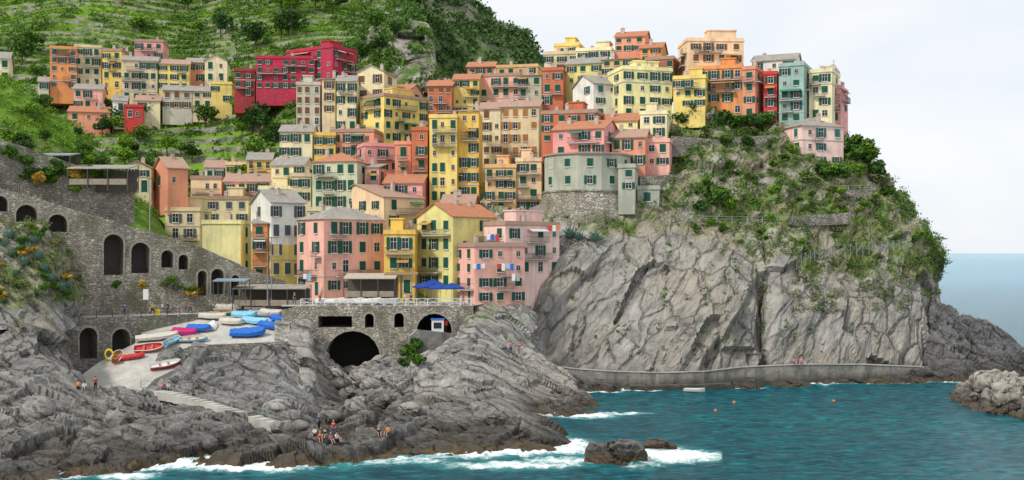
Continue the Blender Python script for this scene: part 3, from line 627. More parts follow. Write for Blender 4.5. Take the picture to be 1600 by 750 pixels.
h(107,172,178,176,192,'salmon','gx:t',1,3,0,'single storey salmon house with orange roof low on the hillside','g',0,D=284)
h(176,198,200,158,178,'white','gx:s',1,1,0,'tiny white house beside the small red house on the hill','g',0,D=285)
h(194,224,228,168,190,'red','fl',1,2,0,'tiny bright red house low in the upper left cluster','g',0,D=284)
h(60,76,80,128,142,'grey','gx:s',1,1,0,'grey shed left of the tall orange block','g',0,D=300)
h(212,250,254,158,178,'cream','gx:p',1,2,0,'small cream house right of the tiny red house on the hill','g',0,D=287)
h(366,398,402,112,152,'darkred','fl',3,2,0,'narrow dark red house left of the big crimson block','g',1,D=272)
h(400,492,500,92,140,'crimson','fl',4,7,1,'long crimson block with rows of green shutters, the lower left wing','g',3,D=270)
h(448,520,557,74,142,'crimson','fl',4,5,3,'highest crimson block with balconies, right wing beside the rock crag','g',4,D=268)
h(463,500,506,133,198,'grey','fl',4,3,0,'weathered grey beige house at the left end of the upper row','b',0)
h(503,524,530,124,198,'beige','sh:s',4,2,0,'narrow beige house second in the upper row','b',0)
h(526,556,562,127,206,'cream','gx:s',4,2,0,'cream house with slate roof below the crimson blocks','g',1)
h(558,600,620,112,180,'cream','gy:s',3,2,1,'tall cream gabled house nearest the rock crag','b',0)
h(562,600,668,150,222,'yellow','fl:p',4,2,5,'wide butter yellow house with its corner towards the harbour, below the gabled cream house','g',2)
h(590,640,660,140,160,'pink','gx:t',1,2,1,'low pink attic house with orange roof on top of the butter yellow house','g',0,D=262)
h(668,706,714,134,190,'rust','gx:t',4,3,0,'rust red house with brown balconies left of the yellow ridge house','b',2)
h(708,748,754,124,180,'yellow','gx:t',4,3,0,'yellow house on the ridge right of the rust red one','g',1)
h(730,772,778,104,130,'rust','gx:t',2,3,0,'small rust house peeping over the ridge','g',0,D=276)
h(750,812,824,118,170,'pink','fl:p',3,4,0,'pink house with green shutters and terrace in the middle of the ridge','g',1)
h(775,840,850,104,128,'tan','fl',2,4,0,'tan house with flat roof on the ridge crest','g',0,D=274)
h(806,846,852,118,172,'grey','sh:s',3,2,0,'pale grey house between the pink and deep rust ridge houses','g',1)
h(848,880,886,110,166,'rust','fl',3,2,0,'deep rust orange house in the middle of the ridge','g',1,D=236)
h(850,905,912,84,116,'beige','fl',2,3,0,'beige house high on the crest with flat roof','g',1,D=250)
h(866,905,916,71,90,'yellow','fl',1,2,0,'little yellow house on the crest skyline','g',0,D=258)
h(884,942,955,98,132,'olive','gx:s',2,3,1,'olive yellow house under the crest','g',0,D=240)
h(900,955,964,78,104,'cream','fl',2,3,0,'cream house with roof terrace on the crest','g',1,D=248)
h(895,928,968,130,184,'white','gy:s',3,2,2,'white gabled house left of the big lemon house','t',0,D=226)
h(961,1008,1016,56,80,'salmon','gx:t',2,3,0,'salmon house with orange roof, highest on the skyline','g',0,D=250)
h(1000,1034,1042,74,96,'orange','gx:t',2,2,0,'small orange house right of the highest salmon house','g',0,D=246)
h(940,990,1000,92,116,'tan','sh:s',2,3,0,'tan house above the big lemon house','g',0,D=238)
h(1008,1052,1064,92,122,'brown','fl:p',2,3,0,'brown house between the lemon and the large salmon houses','g',1,D=238)
h(950,974,1050,108,186,'lemon','fl',4,1,4,'big lemon yellow house with small green shuttered windows','g',0,D=222,ext=8)
h(1060,1074,1162,64,118,'peach','fl',3,1,4,'large peach house with long balconies crowning the headland','b',2,D=234)
h(1092,1160,1166,106,180,'orange','fl',4,4,1,'tall orange house below the peach house, left half of the pair','g',3,D=223)
h(1160,1180,1196,108,184,'salmon','fl',4,1,2,'narrow salmon house joined to the tall orange one','g',1,D=221.5)
h(1052,1102,1110,122,168,'yellow','fl',3,3,0,'yellow house with grey balconies on the headland edge','g',2,D=221)
h(1193,1214,1220,116,188,'red','fl',4,1,0,'narrow bright red house between orange and teal houses','g',1,D=222)
h(1175,1244,1252,92,128,'white','gx:s',2,3,0,'white house behind the teal house on the headland','g',0,D=232)
h(1217,1256,1268,102,192,'teal','fl',5,3,1,'tall grey green house with balconies near the headland tip','g',2,D=220)
h(1264,1300,1312,112,186,'cream','fl',4,2,1,'tall cream house right of the grey green one','g',1,D=221)
h(1290,1314,1325,138,192,'rose','fl',3,1,1,'rose house at the very tip of the village','g',1,D=224)
h(1290,1304,1312,108,140,'grey','fl',2,1,0,'narrow grey house standing tallest at the village tip','k',0,D=226)
h(1214,1252,1318,196,262,'blush','hip:s',3,2,3,'pale pink house standing alone below the village tip with white terrace','t',1,D=214,door=1)
h(643,668,674,204,310,'rust','fl',5,2,0,'tall narrow rust house left of the tall yellow one','g',2)
h(617,642,648,226,300,'salmon','fl',3,2,0,'narrow salmon house squeezed left of the tall rust house','g',1)
h(671,714,722,184,318,'yellow','fl',6,3,1,'tallest yellow house in the centre of the village','g',3)
h(716,748,754,174,312,'mustard','sh:p',6,2,0,'tall mustard house right of the tallest yellow one','g',2)
h(750,782,788,170,262,'cream','gx:p',5,2,0,'tall cream house with brown shutters at village centre','b',0)
h(782,842,851,166,266,'beige','gx:p',5,4,0,'big beige house with orange brown shutters at village centre','o',1)
h(758,806,812,262,332,'tan','fl',4,3,0,'tan house with balconies above the pink harbour house','g',3)
h(806,846,852,252,332,'peach','fl',4,2,0,'peach house right beside the round bastion house','g',3)
h(846,932,944,176,222,'rust','fl:p',3,4,1,'rust coloured house above the round bastion house','g',1,D=212)
h(864,944,966,200,244,'rose','gx:t',2,4,1,'rose house with terracotta roof directly over the round house','g',1,D=203)
h(944,996,1004,188,216,'lemon','gx:t',2,2,0,'small lemon house behind the rose house','g',0,D=214)
h(1000,1042,1048,178,216,'cream','fl',2,2,0,'cream house below the big lemon house','g',0,D=212)
h(956,1008,1016,214,262,'salmon','gx:p',2,3,0,'salmon house right of the round house','g',0,D=204)
h(1006,1046,1052,222,262,'pink','fl',2,2,0,'pink house at the edge of the green gap in the headland','g',0,D=206)
h(437,488,497,206,248,'cream','gx:s',2,3,0,'cream house with slate roof left of the mustard one on the mid slope','g',0)
h(490,524,532,212,246,'mustard','fl',2,2,0,'small mustard house on the middle slope','g',0)
h(516,584,600,206,246,'salmon','fl:p',2,4,1,'salmon house with terrace under the butter yellow one','g',1)
h(555,570,628,228,270,'rose','fl',2,1,3,'rose house with corner forward left of the salmon narrow one','g',1)
h(488,558,578,252,328,'palegreen','hip:t',3,4,1,'grey green house with bright orange hipped roof','g',2)
h(570,592,604,262,316,'pink','sh:s',2,1,1,'pink house right of the orange hipped roof','g',1)
h(386,424,430,250,284,'mustard','gx:s',2,3,0,'mustard house left of the pale one on the mid slope','g',1)
h(424,474,492,258,300,'cream','gx:s',2,3,1,'pale cream house with slate roof left of the orange hipped roof','g',1)
h(455,486,494,276,318,'beige','fl',2,2,0,'beige house tucked under the pale cream slate house','g',0)
h(320,350,356,262,286,'white','gx:p',1,2,0,'small white house with faded pink roof left of the mustard slope house','g',0)
h(352,384,390,258,286,'peach','fl',2,2,0,'small peach house touching the mustard slope house','g',0)
h(194,236,248,262,300,'cream','gy:p',2,2,1,'cream cottage alone on the left slope','g',0,D=205,door=1)
h(240,262,294,262,302,'salmon','gy:p',1,1,2,'rose cottage joined to the cream cottage','g',0,D=202)
h(298,346,356,280,326,'peach','fl:p',2,3,0,'peach house above the big cream house on the left','g',1)
h(350,420,432,284,324,'pink','gx:p',2,4,0,'pale pink row house above the white and yellow house','g',1)
h(404,462,470,296,332,'cream','fl',2,3,0,'cream house behind the white and yellow house','g',0)
h(258,312,330,330,400,'beige','fl',3,2,1,'big beige flat roofed house leftmost of the front group','k',1)
h(300,388,400,312,350,'cream','fl:p',2,4,0,'cream house with roof terrace above the yellow block','k',0)
h(316,376,398,350,428,'lemon','fl',3,1,1,'plain pale yellow block with few windows near the arched wall','g',0,ext=12)
h(394,418,426,350,438,'orange','sh:s',4,1,0,'slim orange house with balconies between yellow block and white house','g',3)
h(392,424,476,316,436,'white','gy:s',4,1,3,'white house with yellow lower storeys and dark shuttered windows','k',0,low=('yellow',.45))
h(514,600,662,308,358,'peach','gy:p',2,4,2,'peach gabled house behind the front pink and yellow houses','g',1)
h(464,506,602,342,462,'pink','hip:s',4,2,4,'large pink house with green shutters facing the piazza','g',2,door=1)
h(600,648,656,366,458,'mustard','fl',3,3,0,'mustard house with tiled terrace left of the olive gabled house','g',2,door=1)
h(652,708,776,338,456,'olive','gy:t',4,3,2,'olive yellow house with bright terracotta gable roof over the blue parasols','g',2)
h(736,790,874,352,432,'blush','fl:p',3,3,4,'pale pink harbour house, right upper wing against the cliff','g',2,D=180,ext=6)
h(710,742,820,386,476,'pink','fl:p',4,2,3,'pink harbour house standing at the cliff foot with laundry outside','g',1,D=174,door=1,ext=2)
h(480,528,534,330,352,'cream','fl',1,3,0,'cream attic storey seen over the large pink piazza house','g',0,D=202)
h(690,740,748,318,352,'tan','gx:p',2,3,0,'tan house peeping over the terracotta gable roof','g',0)
h(600,660,672,286,330,'rose','gx:t',2,3,0,'rose house with orange roof below the tall rust house','g',1)
h(-20,14,20,92,128,'cream','gx:s',2,2,0,'cream house cut by the left edge of the view','g',0,D=212)
# round house and bastion
rt=thing('round_house','faceted round grey house with green shutters on top of the stone bastion','house',W(922,295,196)+Vector((0,8,0)))
D=196; Hh=(295-240)*D/FP; rr=8.2
def tube(m,prof,n=12,ph0=R(15)):
    vs=[]
    for r,z in prof: vs+=[(r*math.cos(ph0+2*math.pi*i/n),r*math.sin(ph0+2*math.pi*i/n),z) for i in range(n)]
    fs=[]
    for k in range(len(prof)-1):
        for i in range(n): a=k*n+i;b=k*n+(i+1)%n; fs.append((a,b,b+n,a+n))
    fs.append(tuple(range((len(prof)-1)*n,len(prof)*n))); m.add(vs,fs)
m=MB(); tube(m,[(rr,-.2),(rr,Hh)]); link('wall',m.mesh('wall',[wall_mat('stonegrey')]),rt)
m=MB(); tube(m,[(rr+.3,Hh),(rr+.3,Hh+.3),(rr+.05,Hh+.35)]); link('roof',m.mesh('roof',[ROOF['p']]),rt)
ra=rr*math.cos(R(15))
for k in(0,1):
    for dg in(-150,-120,-90,-60,-30):
        t=R(dg); w=link('window',WIN,rt,(ra*math.cos(t)+rnd.uniform(-.1,.1),ra*math.sin(t),1.7+k*3.1),(0,0,t+math.pi/2),(.9,1,.95))
        if rnd.random()<.85:
            st_='c' if rnd.random()<.6 else 'o'
            for s in(-1,1): link('shutter',SM['g',st_,s],w)
bt=thing('stone_bastion','faceted stone bastion wall carrying the round grey house','bastion',W(922,372,196)+Vector((0,8,0)))
z0=-6; z1=(372-295)*D/FP-.15; m=MB(); tube(m,[(rr+2.3,z0),(rr+1.2,z1*.4),(rr+.3,z1-.3),(rr+.5,z1-.3),(rr+.5,z1)],12); link('masonry',m.mesh('masonry',[STONE]),bt)
h(966,992,998,262,300,'stonegrey','fl',2,1,0,'grey annex stuck to the right of the round house','g',0,D=196,top=False)
h(996,1030,1036,296,370,'stonegrey','fl',3,1,0,'plain grey stone tower house on the cliff edge right of the bastion','g',0,D=198,top=False)
plane_wall('garden_wall',(1000,203),(1066,205),[(1000,276),(1066,272),(1066,350),(1000,350)],[('a',1040,1056,318,345)],STONE2,'rough stone garden wall right of the bastion')
plane_wall('terrace_wall',(1050,212),(1215,214),[(1050,212),(1120,218),(1215,210),(1215,240),(1050,245)],[],STONE2,'overgrown stone terrace wall below the orange houses')
plane_wall('terrace_wall',(1070,203),(1140,205),[(1070,292),(1140,296),(1140,316),(1070,316)],[],STONE2,'short dry stone wall in the green gap left of the lone pale pink house')
plane_wall('terrace_wall',(1240,200),(1330,203),[(1240,338),(1330,332),(1330,350),(1240,354)],[],STONE2,'short dry stone wall above the right part of the cliff')
plane_wall('road_upper_wall',(-30,163),(210,176),[(-30,212),(30,226),(130,262),(210,296),(210,350),(-30,330)],[],STONE,'rubble stone wall above the sloping road at the left')
def canopy(name,pxs,yr,D,dep,hgt,mat,label,group=None,slope=.5,walls=False):
    a=W(pxs[0],yr,D); b=W(pxs[1],yr,D); w=b.x-a.x; o=thing(name,label,'canopy',((a.x+b.x)/2,D+dep/2,a.z-hgt),0,group); m=MB()
    m.add([(-w/2,-dep/2,hgt),(w/2,-dep/2,hgt),(w/2,dep/2,hgt+slope),(-w/2,dep/2,hgt+slope),(-w/2,-dep/2,hgt+.15),(w/2,-dep/2,hgt+.15),(w/2,dep/2,hgt+.15+slope),(-w/2,dep/2,hgt+.15+slope)],[(0,3,2,1),(4,5,6,7),(0,1,5,4),(1,2,6,5),(2,3,7,6),(3,0,4,7)])
    link('roof_panel',m.mesh('roof_panel',[mat]),o)
    n=max(2,int(w/2.6))
    for i in range(n+1):
        for yy_ in(-dep/2+.1,dep/2-.1):
            p=MB(); p.box(-.06,.06,-.06,.06,-1,hgt+(0 if yy_<0 else slope)); link('post',p.mesh('post',[RAILM]),o,(-w/2+.1+i*(w-.2)/n,yy_,0))
    if walls:
        m=MB(); m.box(-w/2+.2,w/2-.2,dep/2-.5,dep/2-.3,-1,hgt); link('back_wall',m.mesh('back_wall',[flat('dark_wood',(.12,.1,.08))]),o)
        m=MB(); m.box(-w/2+.3,w/2-.3,-dep/2+.2,-dep/2+.3,0,.9); link('parapet_panel',m.mesh('parapet_panel',[flat('pale_wood',(.32,.27,.2))]),o)
    return o
canopy('restaurant_canopy',(104,200),264,168,5,2.4,ROOF['s'],'grey slate restaurant canopy above the sloping road at the left',None,.9,walls=True)
canopy('restaurant_canopy',(40,110),243,170,4,2.2,flat('grey_awning',(.3,.31,.31)),'grey awning left of the slate restaurant canopy',None,.6,walls=True)
canopy('piazza_shelter',(362,478),452,171,5,2.6,ROOF['s'],'dark shelter with slate roof between the arched wall and the piazza',None,.5,walls=True)
canopy('cafe_canopy',(536,618),436,170.5,4.5,2.8,flat('beige_awning',(.5,.44,.34)),'beige cafe canopy at the foot of the large pink house',None,.7,walls=True)
canopy('cafe_canopy',(600,652),430,173,2,2.8,flat('brown_awning',(.3,.2,.12)),'brown cafe awning at the foot of the mustard house',None,.3)
canopy('street_awning',(332,384),440,170,3,2.4,flat('blue_grey_awning',(.25,.32,.37)),'small blue grey awning left of the dark shelter',None,.3)
BLUE=flat('blue_canvas',(.015,.06,.3))
def parasol(px,py,D,label,r=2.):
    p=W(px,py,D); o=thing('parasol',label,'parasol',(p.x,p.y,zp)); H_=p.z-zp+1; m=MB(); m.bar((0,0,0),(0,0,H_),.04,n=6); link('pole',m.mesh('pole',[WP]),o)
    m=MB(); k=8; vs=[(0,0,H_+.05)]+[(r*math.cos(2*math.pi*i/k),r*math.sin(2*math.pi*i/k),H_-.75) for i in range(k)]+[(r*math.cos(2*math.pi*i/k),r*math.sin(2*math.pi*i/k),H_-.95) for i in range(k)]
    m.add(vs,[(0,i+1,(i+1)%k+1) for i in range(k)]+[(i+1,i+1+k,(i+1)%k+1+k,(i+1)%k+1) for i in range(k)]); link('canopy',m.mesh('canopy',[BLUE]),o)
parasol(664,450,172,'leftmost blue parasol in front of the olive gabled house'); parasol(688,452,170.5,'blue parasol second from the left on the piazza'); parasol(706,452,170,'rightmost blue parasol beside the pink harbour house'); parasol(676,446,176,'blue parasol standing behind the other three')
# ---------------- foliage ----------------
def leafmesh(name,C,size,mat):
    n=len(C); a=rng.normal(size=(n,3)); a/=np.linalg.norm(a,axis=1,keepdims=True); b=np.cross(a,rng.normal(size=(n,3))); b/=np.linalg.norm(b,axis=1,keepdims=True)
    s=(size*rng.uniform(.6,1.3,n))[:,None]; V=np.stack([C+a*s,C+b*s*.55,C-a*s,C-b*s*.55],1).reshape(-1,3)
    me=bpy.data.meshes.new(name); me.vertices.add(4*n); me.vertices.foreach_set('co',V.astype(np.float32).reshape(-1)); me.loops.add(4*n); me.loops.foreach_set('vertex_index',np.arange(4*n,dtype=np.int32))
    me.polygons.add(n); me.polygons.foreach_set('loop_start',np.arange(0,4*n,4,dtype=np.int32)); me.polygons.foreach_set('loop_total',np.full(n,4,dtype=np.int32)); me.materials.append(mat); me.update(calc_edges=True); me.validate(); return me
def clumpmesh(name,mat,nb,nl,rad,size,h0,flat_=.8):
    pts=[]
    for _ in range(nb):
        t=rng.uniform(0,6.28); r=rng.uniform(0,rad*.75); c=np.array([r*math.cos(t),r*math.sin(t),h0+rng.uniform(-.35,.45)*rad]); br=rad*rng.uniform(.3,.55)
        d=rng.normal(size=(nl//nb,3)); d/=np.linalg.norm(d,axis=1,keepdims=True); d[:,2]*=flat_; pts.append(c+d*br*rng.uniform(.7,1.08,(nl//nb,1)))
    return leafmesh(name,np.concatenate(pts),size,mat)
CR={}
for k,mt in(('m',LEAF),('d',LEAFD),('b',LEAFB),('o',LEAFO)): CR[k]=[clumpmesh('crown',mt,10,900,2.,.24,2.6) for _ in range(2)]
BU={k:[clumpmesh('foliage',mt,7,520,1.15,.2,.7,.7) for _ in range(2)] for k,mt in(('m',LEAF),('d',LEAFD),('b',LEAFB),('o',LEAFO),('f',FLOW))}
m=MB(); m.bar((0,0,-.6),(.05,0,1.3),.17,n=6,r2=.12); m.bar((.05,0,1.2),(.5,.2,2.6),.1,n=5,r2=.04); m.bar((.05,0,1.2),(-.5,-.1,2.7),.1,n=5,r2=.04); m.bar((.05,0,1.2),(0,.4,3.),.09,n=5,r2=.03); TR=m.mesh('trunk',[BARK])
m=MB(); m.bar((0,0,-.4),(.1,0,.6),.06,n=5,r2=.03); m.bar((0,0,.1),(-.35,.1,.8),.04,n=4,r2=.02); STM=m.mesh('stem',[BARK])
def tree(p,k,s,label,group,nm='tree'):
    o=thing(nm,label,'tree',p,rnd.uniform(0,6),group); o.scale=(s,s,s*rnd.uniform(.7,1.)); link('trunk',TR,o); link('crown',rnd.choice(CR[k]),o)
def bush(p,k,s,label,group,nm='bush'):
    o=thing(nm,label,'bush',p,rnd.uniform(0,6),group); o.scale=(s*rnd.uniform(.9,1.3),s,s*rnd.uniform(.7,1.1)); link('stem',STM,o); link('foliage',rnd.choice(BU[k]),o)
def scatter(P,mask,n,k,rad,size,mat,name,label,lift=.3,extra=None):
    px,py=proj(P); w=mask(px[:-1,:-1],py[:-1,:-1]); ar=np.linalg.norm(np.cross(P[1:,:-1]-P[:-1,:-1],P[:-1,1:]-P[:-1,:-1]),axis=-1); w=w*ar
    if extra is not None: w=w*extra[:-1,:-1]
    w=w.reshape(-1); w/=w.sum()
    ids=rng.choice(len(w),n,p=w); i,j=np.unravel_index(ids,(P.shape[0]-1,P.shape[1]-1)); u=rng.random((n,1)); v=rng.random((n,1))
    C=P[i,j]+(P[i+1,j]-P[i,j])*u+(P[i,j+1]-P[i,j])*v; rr_=rad*rng.uniform(.5,1.2,(n,1,1)); d=rng.normal(size=(n,k,3))*.5*rr_; d[...,2]=np.abs(d[...,2])*.9+lift
    C=(C[:,None,:]+d).reshape(-1,3); o=link(name,leafmesh(name,C,size,mat)); tag(o,label,'vegetation',None,'stuff'); return o
def nm_(px,py,s,t): return (nzv(px,py,s)>t)*1.
hm=lambda px,py:((py<340)&(px<600)&(px>-30)&(py>-20))
tread=(VR<.5)*1.
scatter(VP,lambda x,y:hm(x,y)*nm_(x,y,40,-.3)*(1+2*(y<130)),13000,10,.7,.28,LEAFB,'vine_cover','bright green vines and grass covering the hill terraces',.15,tread)
scatter(VP,lambda x,y:hm(x,y)*nm_(x,y+500,24,.1),3800,14,1.5,.42,LEAF,'scrub_cover','mid green scrub patches over the hillside',.3,tread+.1)
scatter(VP,lambda x,y:((y<170)&(x>540)&(x<700)&(y>-20))*nm_(x,y,14,.08),900,14,1.4,.45,LEAF,'crag_scrub_cover','scrub clinging to the rock crag above the village')
scatter(FPp,lambda x,y:((y>-20)&(y<170))*(nm_(x,y,12,-.12)),4000,10,2.8,1.0,LEAFR,'ridge_woodland','dense far woodland covering the ridge')
hv=lambda x,y:np.clip((shoulder(x)+nzv(x,y*.3,38)*34-y)/20,0,1)*(x>860)*(y>170)
scatter(HP,lambda x,y:hv(x,y)*nm_(x,y,22,.03),3700,14,.95,.22,LEAF,'cliff_scrub_cover','green scrub on the upper slope of the headland')
scatter(HP,lambda x,y:hv(x,y)*nm_(x,y+300,18,.08),2800,12,.85,.2,LEAFO,'dry_scrub_cover','dry olive coloured scrub on the upper headland slope')
scatter(HP,lambda x,y:((y>shoulder(x))&(y<560)&(x>820)&(x<1480))*nm_(x*2.5,y*.5,16,.38),600,10,.5,.17,LEAF,'crevice_plants','small plants growing in crevices of the pale cliff',.05)
scatter(HP,lambda x,y:((y>shoulder(x)-20)&(y<490)&(x>1220)&(x<1470))*nm_(x,y,20,.15),1100,10,.7,.18,LEAFO,'cliff_edge_plants','olive tufts hanging over the right part of the cliff',.05)
scatter(LP,lambda x,y:(y<340)*(x<255)*nm_(x,y,16,-.1),2200,14,.9,.22,LEAFB,'slope_cover','bright leafy cover on the slope at the left edge')
scatter(GP,lambda x,y:(y<480)*nm_(x,y,16,-.05),900,12,.6,.15,LEAFO,'bank_cover','low olive ground cover between the succulents at the left')
def put(px,py,only,fn,k,s,label,group):
    r=hit(px,py,only)
    if r: fn(r[0],k,s*r[0].y/250,label,group)
for i in range(60):
    px,py=rnd.uniform(0,600),rnd.uniform(5,330)
    if 75<px<370 and 60<py<185 or 400<px<560 and 70<py<150:
        if rnd.random()<.8: continue
    put(px,py,['hillside'],tree,rnd.choice('mmbbd'),rnd.uniform(.8,1.8),'green tree growing on the terraced hillside behind the village','trees on the hillside')
for i in range(36):
    put(rnd.uniform(0,300),rnd.uniform(140,300),['hillside','garden_slope'],tree,rnd.choice('mbbd'),rnd.uniform(.8,1.5),'leafy tree on the slope left of the village','trees on the left slope')
for px,py,s in((540,112,1.7),(405,215,2.1),(395,208,1.5),(240,200,1.7),(225,190,1.3),(455,60,1.8),(345,60,1.5),(590,85,1.5),(620,60,1.4),(300,255,1.4),(180,205,1.5),(430,225,1.3),(350,180,1.4),(160,215,1.3)):
    put(px,py,['hillside'],tree,'d',s,'large dark tree standing out on the terraced hillside','dark hillside trees')
for px,py,k,s in[(1065,196,'d',1.5),(1080,190,'d',1.6),(1130,200,'d',1.5),(1150,198,'m',1.6),(1175,200,'d',1.5),(1195,205,'m',1.4),(1165,230,'d',1.2),(1130,225,'m',1.2),(1120,320,'m',1.7),(1145,325,'b',1.1),(1100,330,'d',1.2),
 (1335,250,'m',1.6),(1350,245,'b',1.5),(1358,255,'m',1.6),(1370,275,'d',1.3),(1340,275,'b',1.4),(1300,275,'b',1.3),(1285,278,'m',1.3),(1320,278,'m',1.2),(1370,290,'o',1.2),(1270,290,'o',.9),(1385,305,'m',1.),(1338,235,'m',1.4),(1350,238,'o',1.2)]:
    put(px,py,['headland_cliff'],bush,k,s*1.9,'dense bush growing on the upper headland beside the houses','bushes on the headland')
for i in range(120):
    px=rnd.uniform(1050,1440); py=rnd.uniform(205,shoulder(px)-5)
    put(px,py,['headland_cliff'],bush,rnd.choice('mmobob'),rnd.uniform(.5,1.3)*1.1,'small bush on the upper cliff slope','bushes scattered over the cliff top')
for i in range(26):
    put(rnd.uniform(-10,110),rnd.uniform(345,475),['planted_bank'],bush,rnd.choice('mmobf'),rnd.uniform(.7,1.4)*1.2,'low bush among the succulents at the left edge','bushes on the planted bank')
for px,py,s in((640,560,2.2),(650,545,2.),(655,570,1.8),(628,572,1.5)): put(px,py,['harbour_rocks','harbour_side_wall','bridge_wall'],bush,'m',s,'leafy bush beside the dark arch under the bridge','bushes beside the arch')
for px,py in((262,440),(280,445),(300,448),(185,440),(225,440),(300,455),(315,452),(270,430)):
    r=hit(px,py,['arched_road_wall'])
    if r: bush(r[0]+Vector((0,-.7,-1)),rnd.choice('fmbo'),.9,'flowering bush at the foot of the arched wall','bushes along the arched wall')
for i in range(34):
    px=rnd.uniform(5,210); r=hit(px,255+px*.22+rnd.uniform(-20,24),['road_upper_wall','garden_slope'])
    if r: bush(r[0]+Vector((0,-.5,0)),rnd.choice('fmbmm'),rnd.uniform(.8,1.4),'flowering plant on the wall under the restaurant canopies','plants under the restaurant')
m=MB()
for i in range(26):
    t=i*2.4; e=R(20+55*(i/26)); L_=.9; d=Vector((math.cos(t)*math.cos(e),math.sin(t)*math.cos(e),math.sin(e))); s=Vector((-math.sin(t),math.cos(t),0))*.09
    m.add([s*.8,-s*.8,d*L_*.5-s+Vector((0,0,.02)),d*L_*.5+s,d*L_+Vector((0,0,-.1))],[(0,1,2,3),(3,2,4)])
AG=m.mesh('leaves',[AGAVE])
for i,(px,py) in enumerate([(20,400),(45,392),(15,372),(38,415),(60,405),(25,430),(70,425),(8,385),(95,455),(80,440),(55,380),(105,450)]+[(1365,240),(1372,250),(1360,246),(905,375),(890,372),(930,378)]):
    r=hit(px,py,['planted_bank','headland_cliff'])
    if r:
        lft=px<200; o=thing('agave','blue green agave on the planted bank at the left' if lft else 'spiky agave on the cliff edge','plant',r[0],rnd.uniform(0,6),'agaves at the left' if lft else 'agaves on the cliff'); s=rnd.uniform(1.3,2.)*(1 if lft else 1.5); o.scale=(s,s,s); link('leaves',AG,o)
# ---------------- boats ----------------
def boatmesh(L,B,H,out,inn):
    m=MB(); n=14; S=[];I=[]
    for i in range(n+1):
        t=i/n; b=B/2*min(1,(.72+.6*t) if t<.4 else 1)*(1 if t<.5 else math.sqrt(max(0,1-((t-.5)/.5)**2.2))); b=max(b,.015); sh=H*(1+.35*max(0,t-.45)**1.5*2); x=(t-.5)*L; kz=0 if t<.8 else (t-.8)*H*1.2
        S.append([(x,-b,sh),(x,-b*.86,sh*.45+kz*.4),(x,-b*.45,kz+.06),(x,0,kz),(x,b*.45,kz+.06),(x,b*.86,sh*.45+kz*.4),(x,b,sh)])
        bi=max(.005,b-.08); I.append([(x,-bi,sh),(x,-bi*.8,sh*.5+kz*.4),(x,-bi*.4,kz+.16),(x,0,kz+.13),(x,bi*.4,kz+.16),(x,bi*.8,sh*.5+kz*.4),(x,bi,sh)])
    for A,mi,fl in((S,0,0),(I,1,1)):
        vs=[p for s in A for p in s]; fs=[]
        for i in range(n):
            for k in range(6): a=i*7+k; q=(a,a+1,a+8,a+7); fs.append(q if fl else q[::-1])
        fs.append(tuple(range(7))); m.add(vs,fs,mi)
    for s in(0,6):
        for i in range(n): m.bar(Vector(S[i][s]),Vector(S[i+1][s]),.06,2)
    return m.mesh('hull',[out,inn,WP])
def tarpmesh(L,B,H,mat):
    m=MB(); n=18; K=9; vs=[];fs=[]; sd=rnd.uniform(0,99)
    for i in range(n+1):
        t=i/n; b=B/2*min(1,(.72+.6*t) if t<.4 else 1)*(1 if t<.5 else math.sqrt(max(0,1-((t-.5)/.5)**2.2)))+.1; sh=H*(1+.35*max(0,t-.45)**1.5*2); x=(t-.5)*(L+.3)
        for k in range(K+1):
            u=-1+2*k/K; au=abs(u); w=noise.noise(Vector((i*1.3,k*1.7,sd)))*.13
            if au>.85: vs.append((x,math.copysign(b+.04+w*.3,u),sh*.5+w*1.3))
            else: vs.append((x,b*u/.8,sh+.05+.32*(1-au)**1.2+w*.8))
    for i in range(n):
        for k in range(K): a=i*(K+1)+k; fs.append((a,a+1,a+K+2,a+K+1)[::-1])
    fs+=[tuple(range(K+1)),tuple(range(n*(K+1),(n+1)*(K+1)))[::-1]]; m.add(vs,fs); return m.mesh('tarp',[mat])
def bc(k,c): return flat('boat_'+k,c,.55,.15,1.)
BC=dict(white=bc('white',(.74,.74,.72)),red=bc('red',(.6,.05,.05)),orange=bc('orange',(.65,.2,.07)),blue=bc('blue',(.03,.15,.55)),sky=bc('sky',(.25,.55,.72)),green=bc('green',(.04,.28,.14)),grey=bc('grey',(.36,.37,.36)),wood=bc('wood',(.35,.2,.1)),magenta=bc('magenta',(.5,.03,.17)),cream=bc('cream',(.6,.56,.48)),yellow=bc('yellow',(.8,.6,.03)))
def boat(px,py,L,rz,out,inn,label,tarp=None,up=False,B=1.55,H=.58,D=None,z=None,name='rowing_boat',cat='boat'):
    if D: p=W(px,py,D); nn=Vector((0,0,1))
    else:
        r=hit(px,py,['boat_ramp','piazza'])
        if not r: print('NOBOAT',label); return
        p=r[0]; nn=r[1] if r[1].z>0 else -r[1]
    if z is not None: p.z=z
    L*=.87
    o=thing(name,label,cat,p); q=Vector((0,0,1)).rotation_difference(nn)@Euler((0,0,R(rz))).to_quaternion(); o.rotation_mode='QUATERNION'; o.rotation_quaternion=q
    if up: link('hull',boatmesh(L,B,H,BC[out],BC[inn]),o,(0,0,H*1.2),(math.pi,0,0))
    else:
        tl=(R(rnd.uniform(-6,6)),0,0); link('hull',boatmesh(L,B,H,BC[out],BC[inn]),o,(0,0,.08),tl)
        if tarp: link('tarp',tarpmesh(L,B,H,BC[tarp]),o,(0,0,.09),tl)
        else:
            for x in(-.18*L,.1*L): mm=MB(); mm.box(x-.13,x+.13,-B*.44,B*.44,H*.72,H*.78); link('seat',mm.mesh('seat',[BC['wood']]),o,(0,0,.08))
boat(246,531,6.6,16,'white','white','long white boat lying on the upper edge of the ramp',tarp='cream',B=1.4)
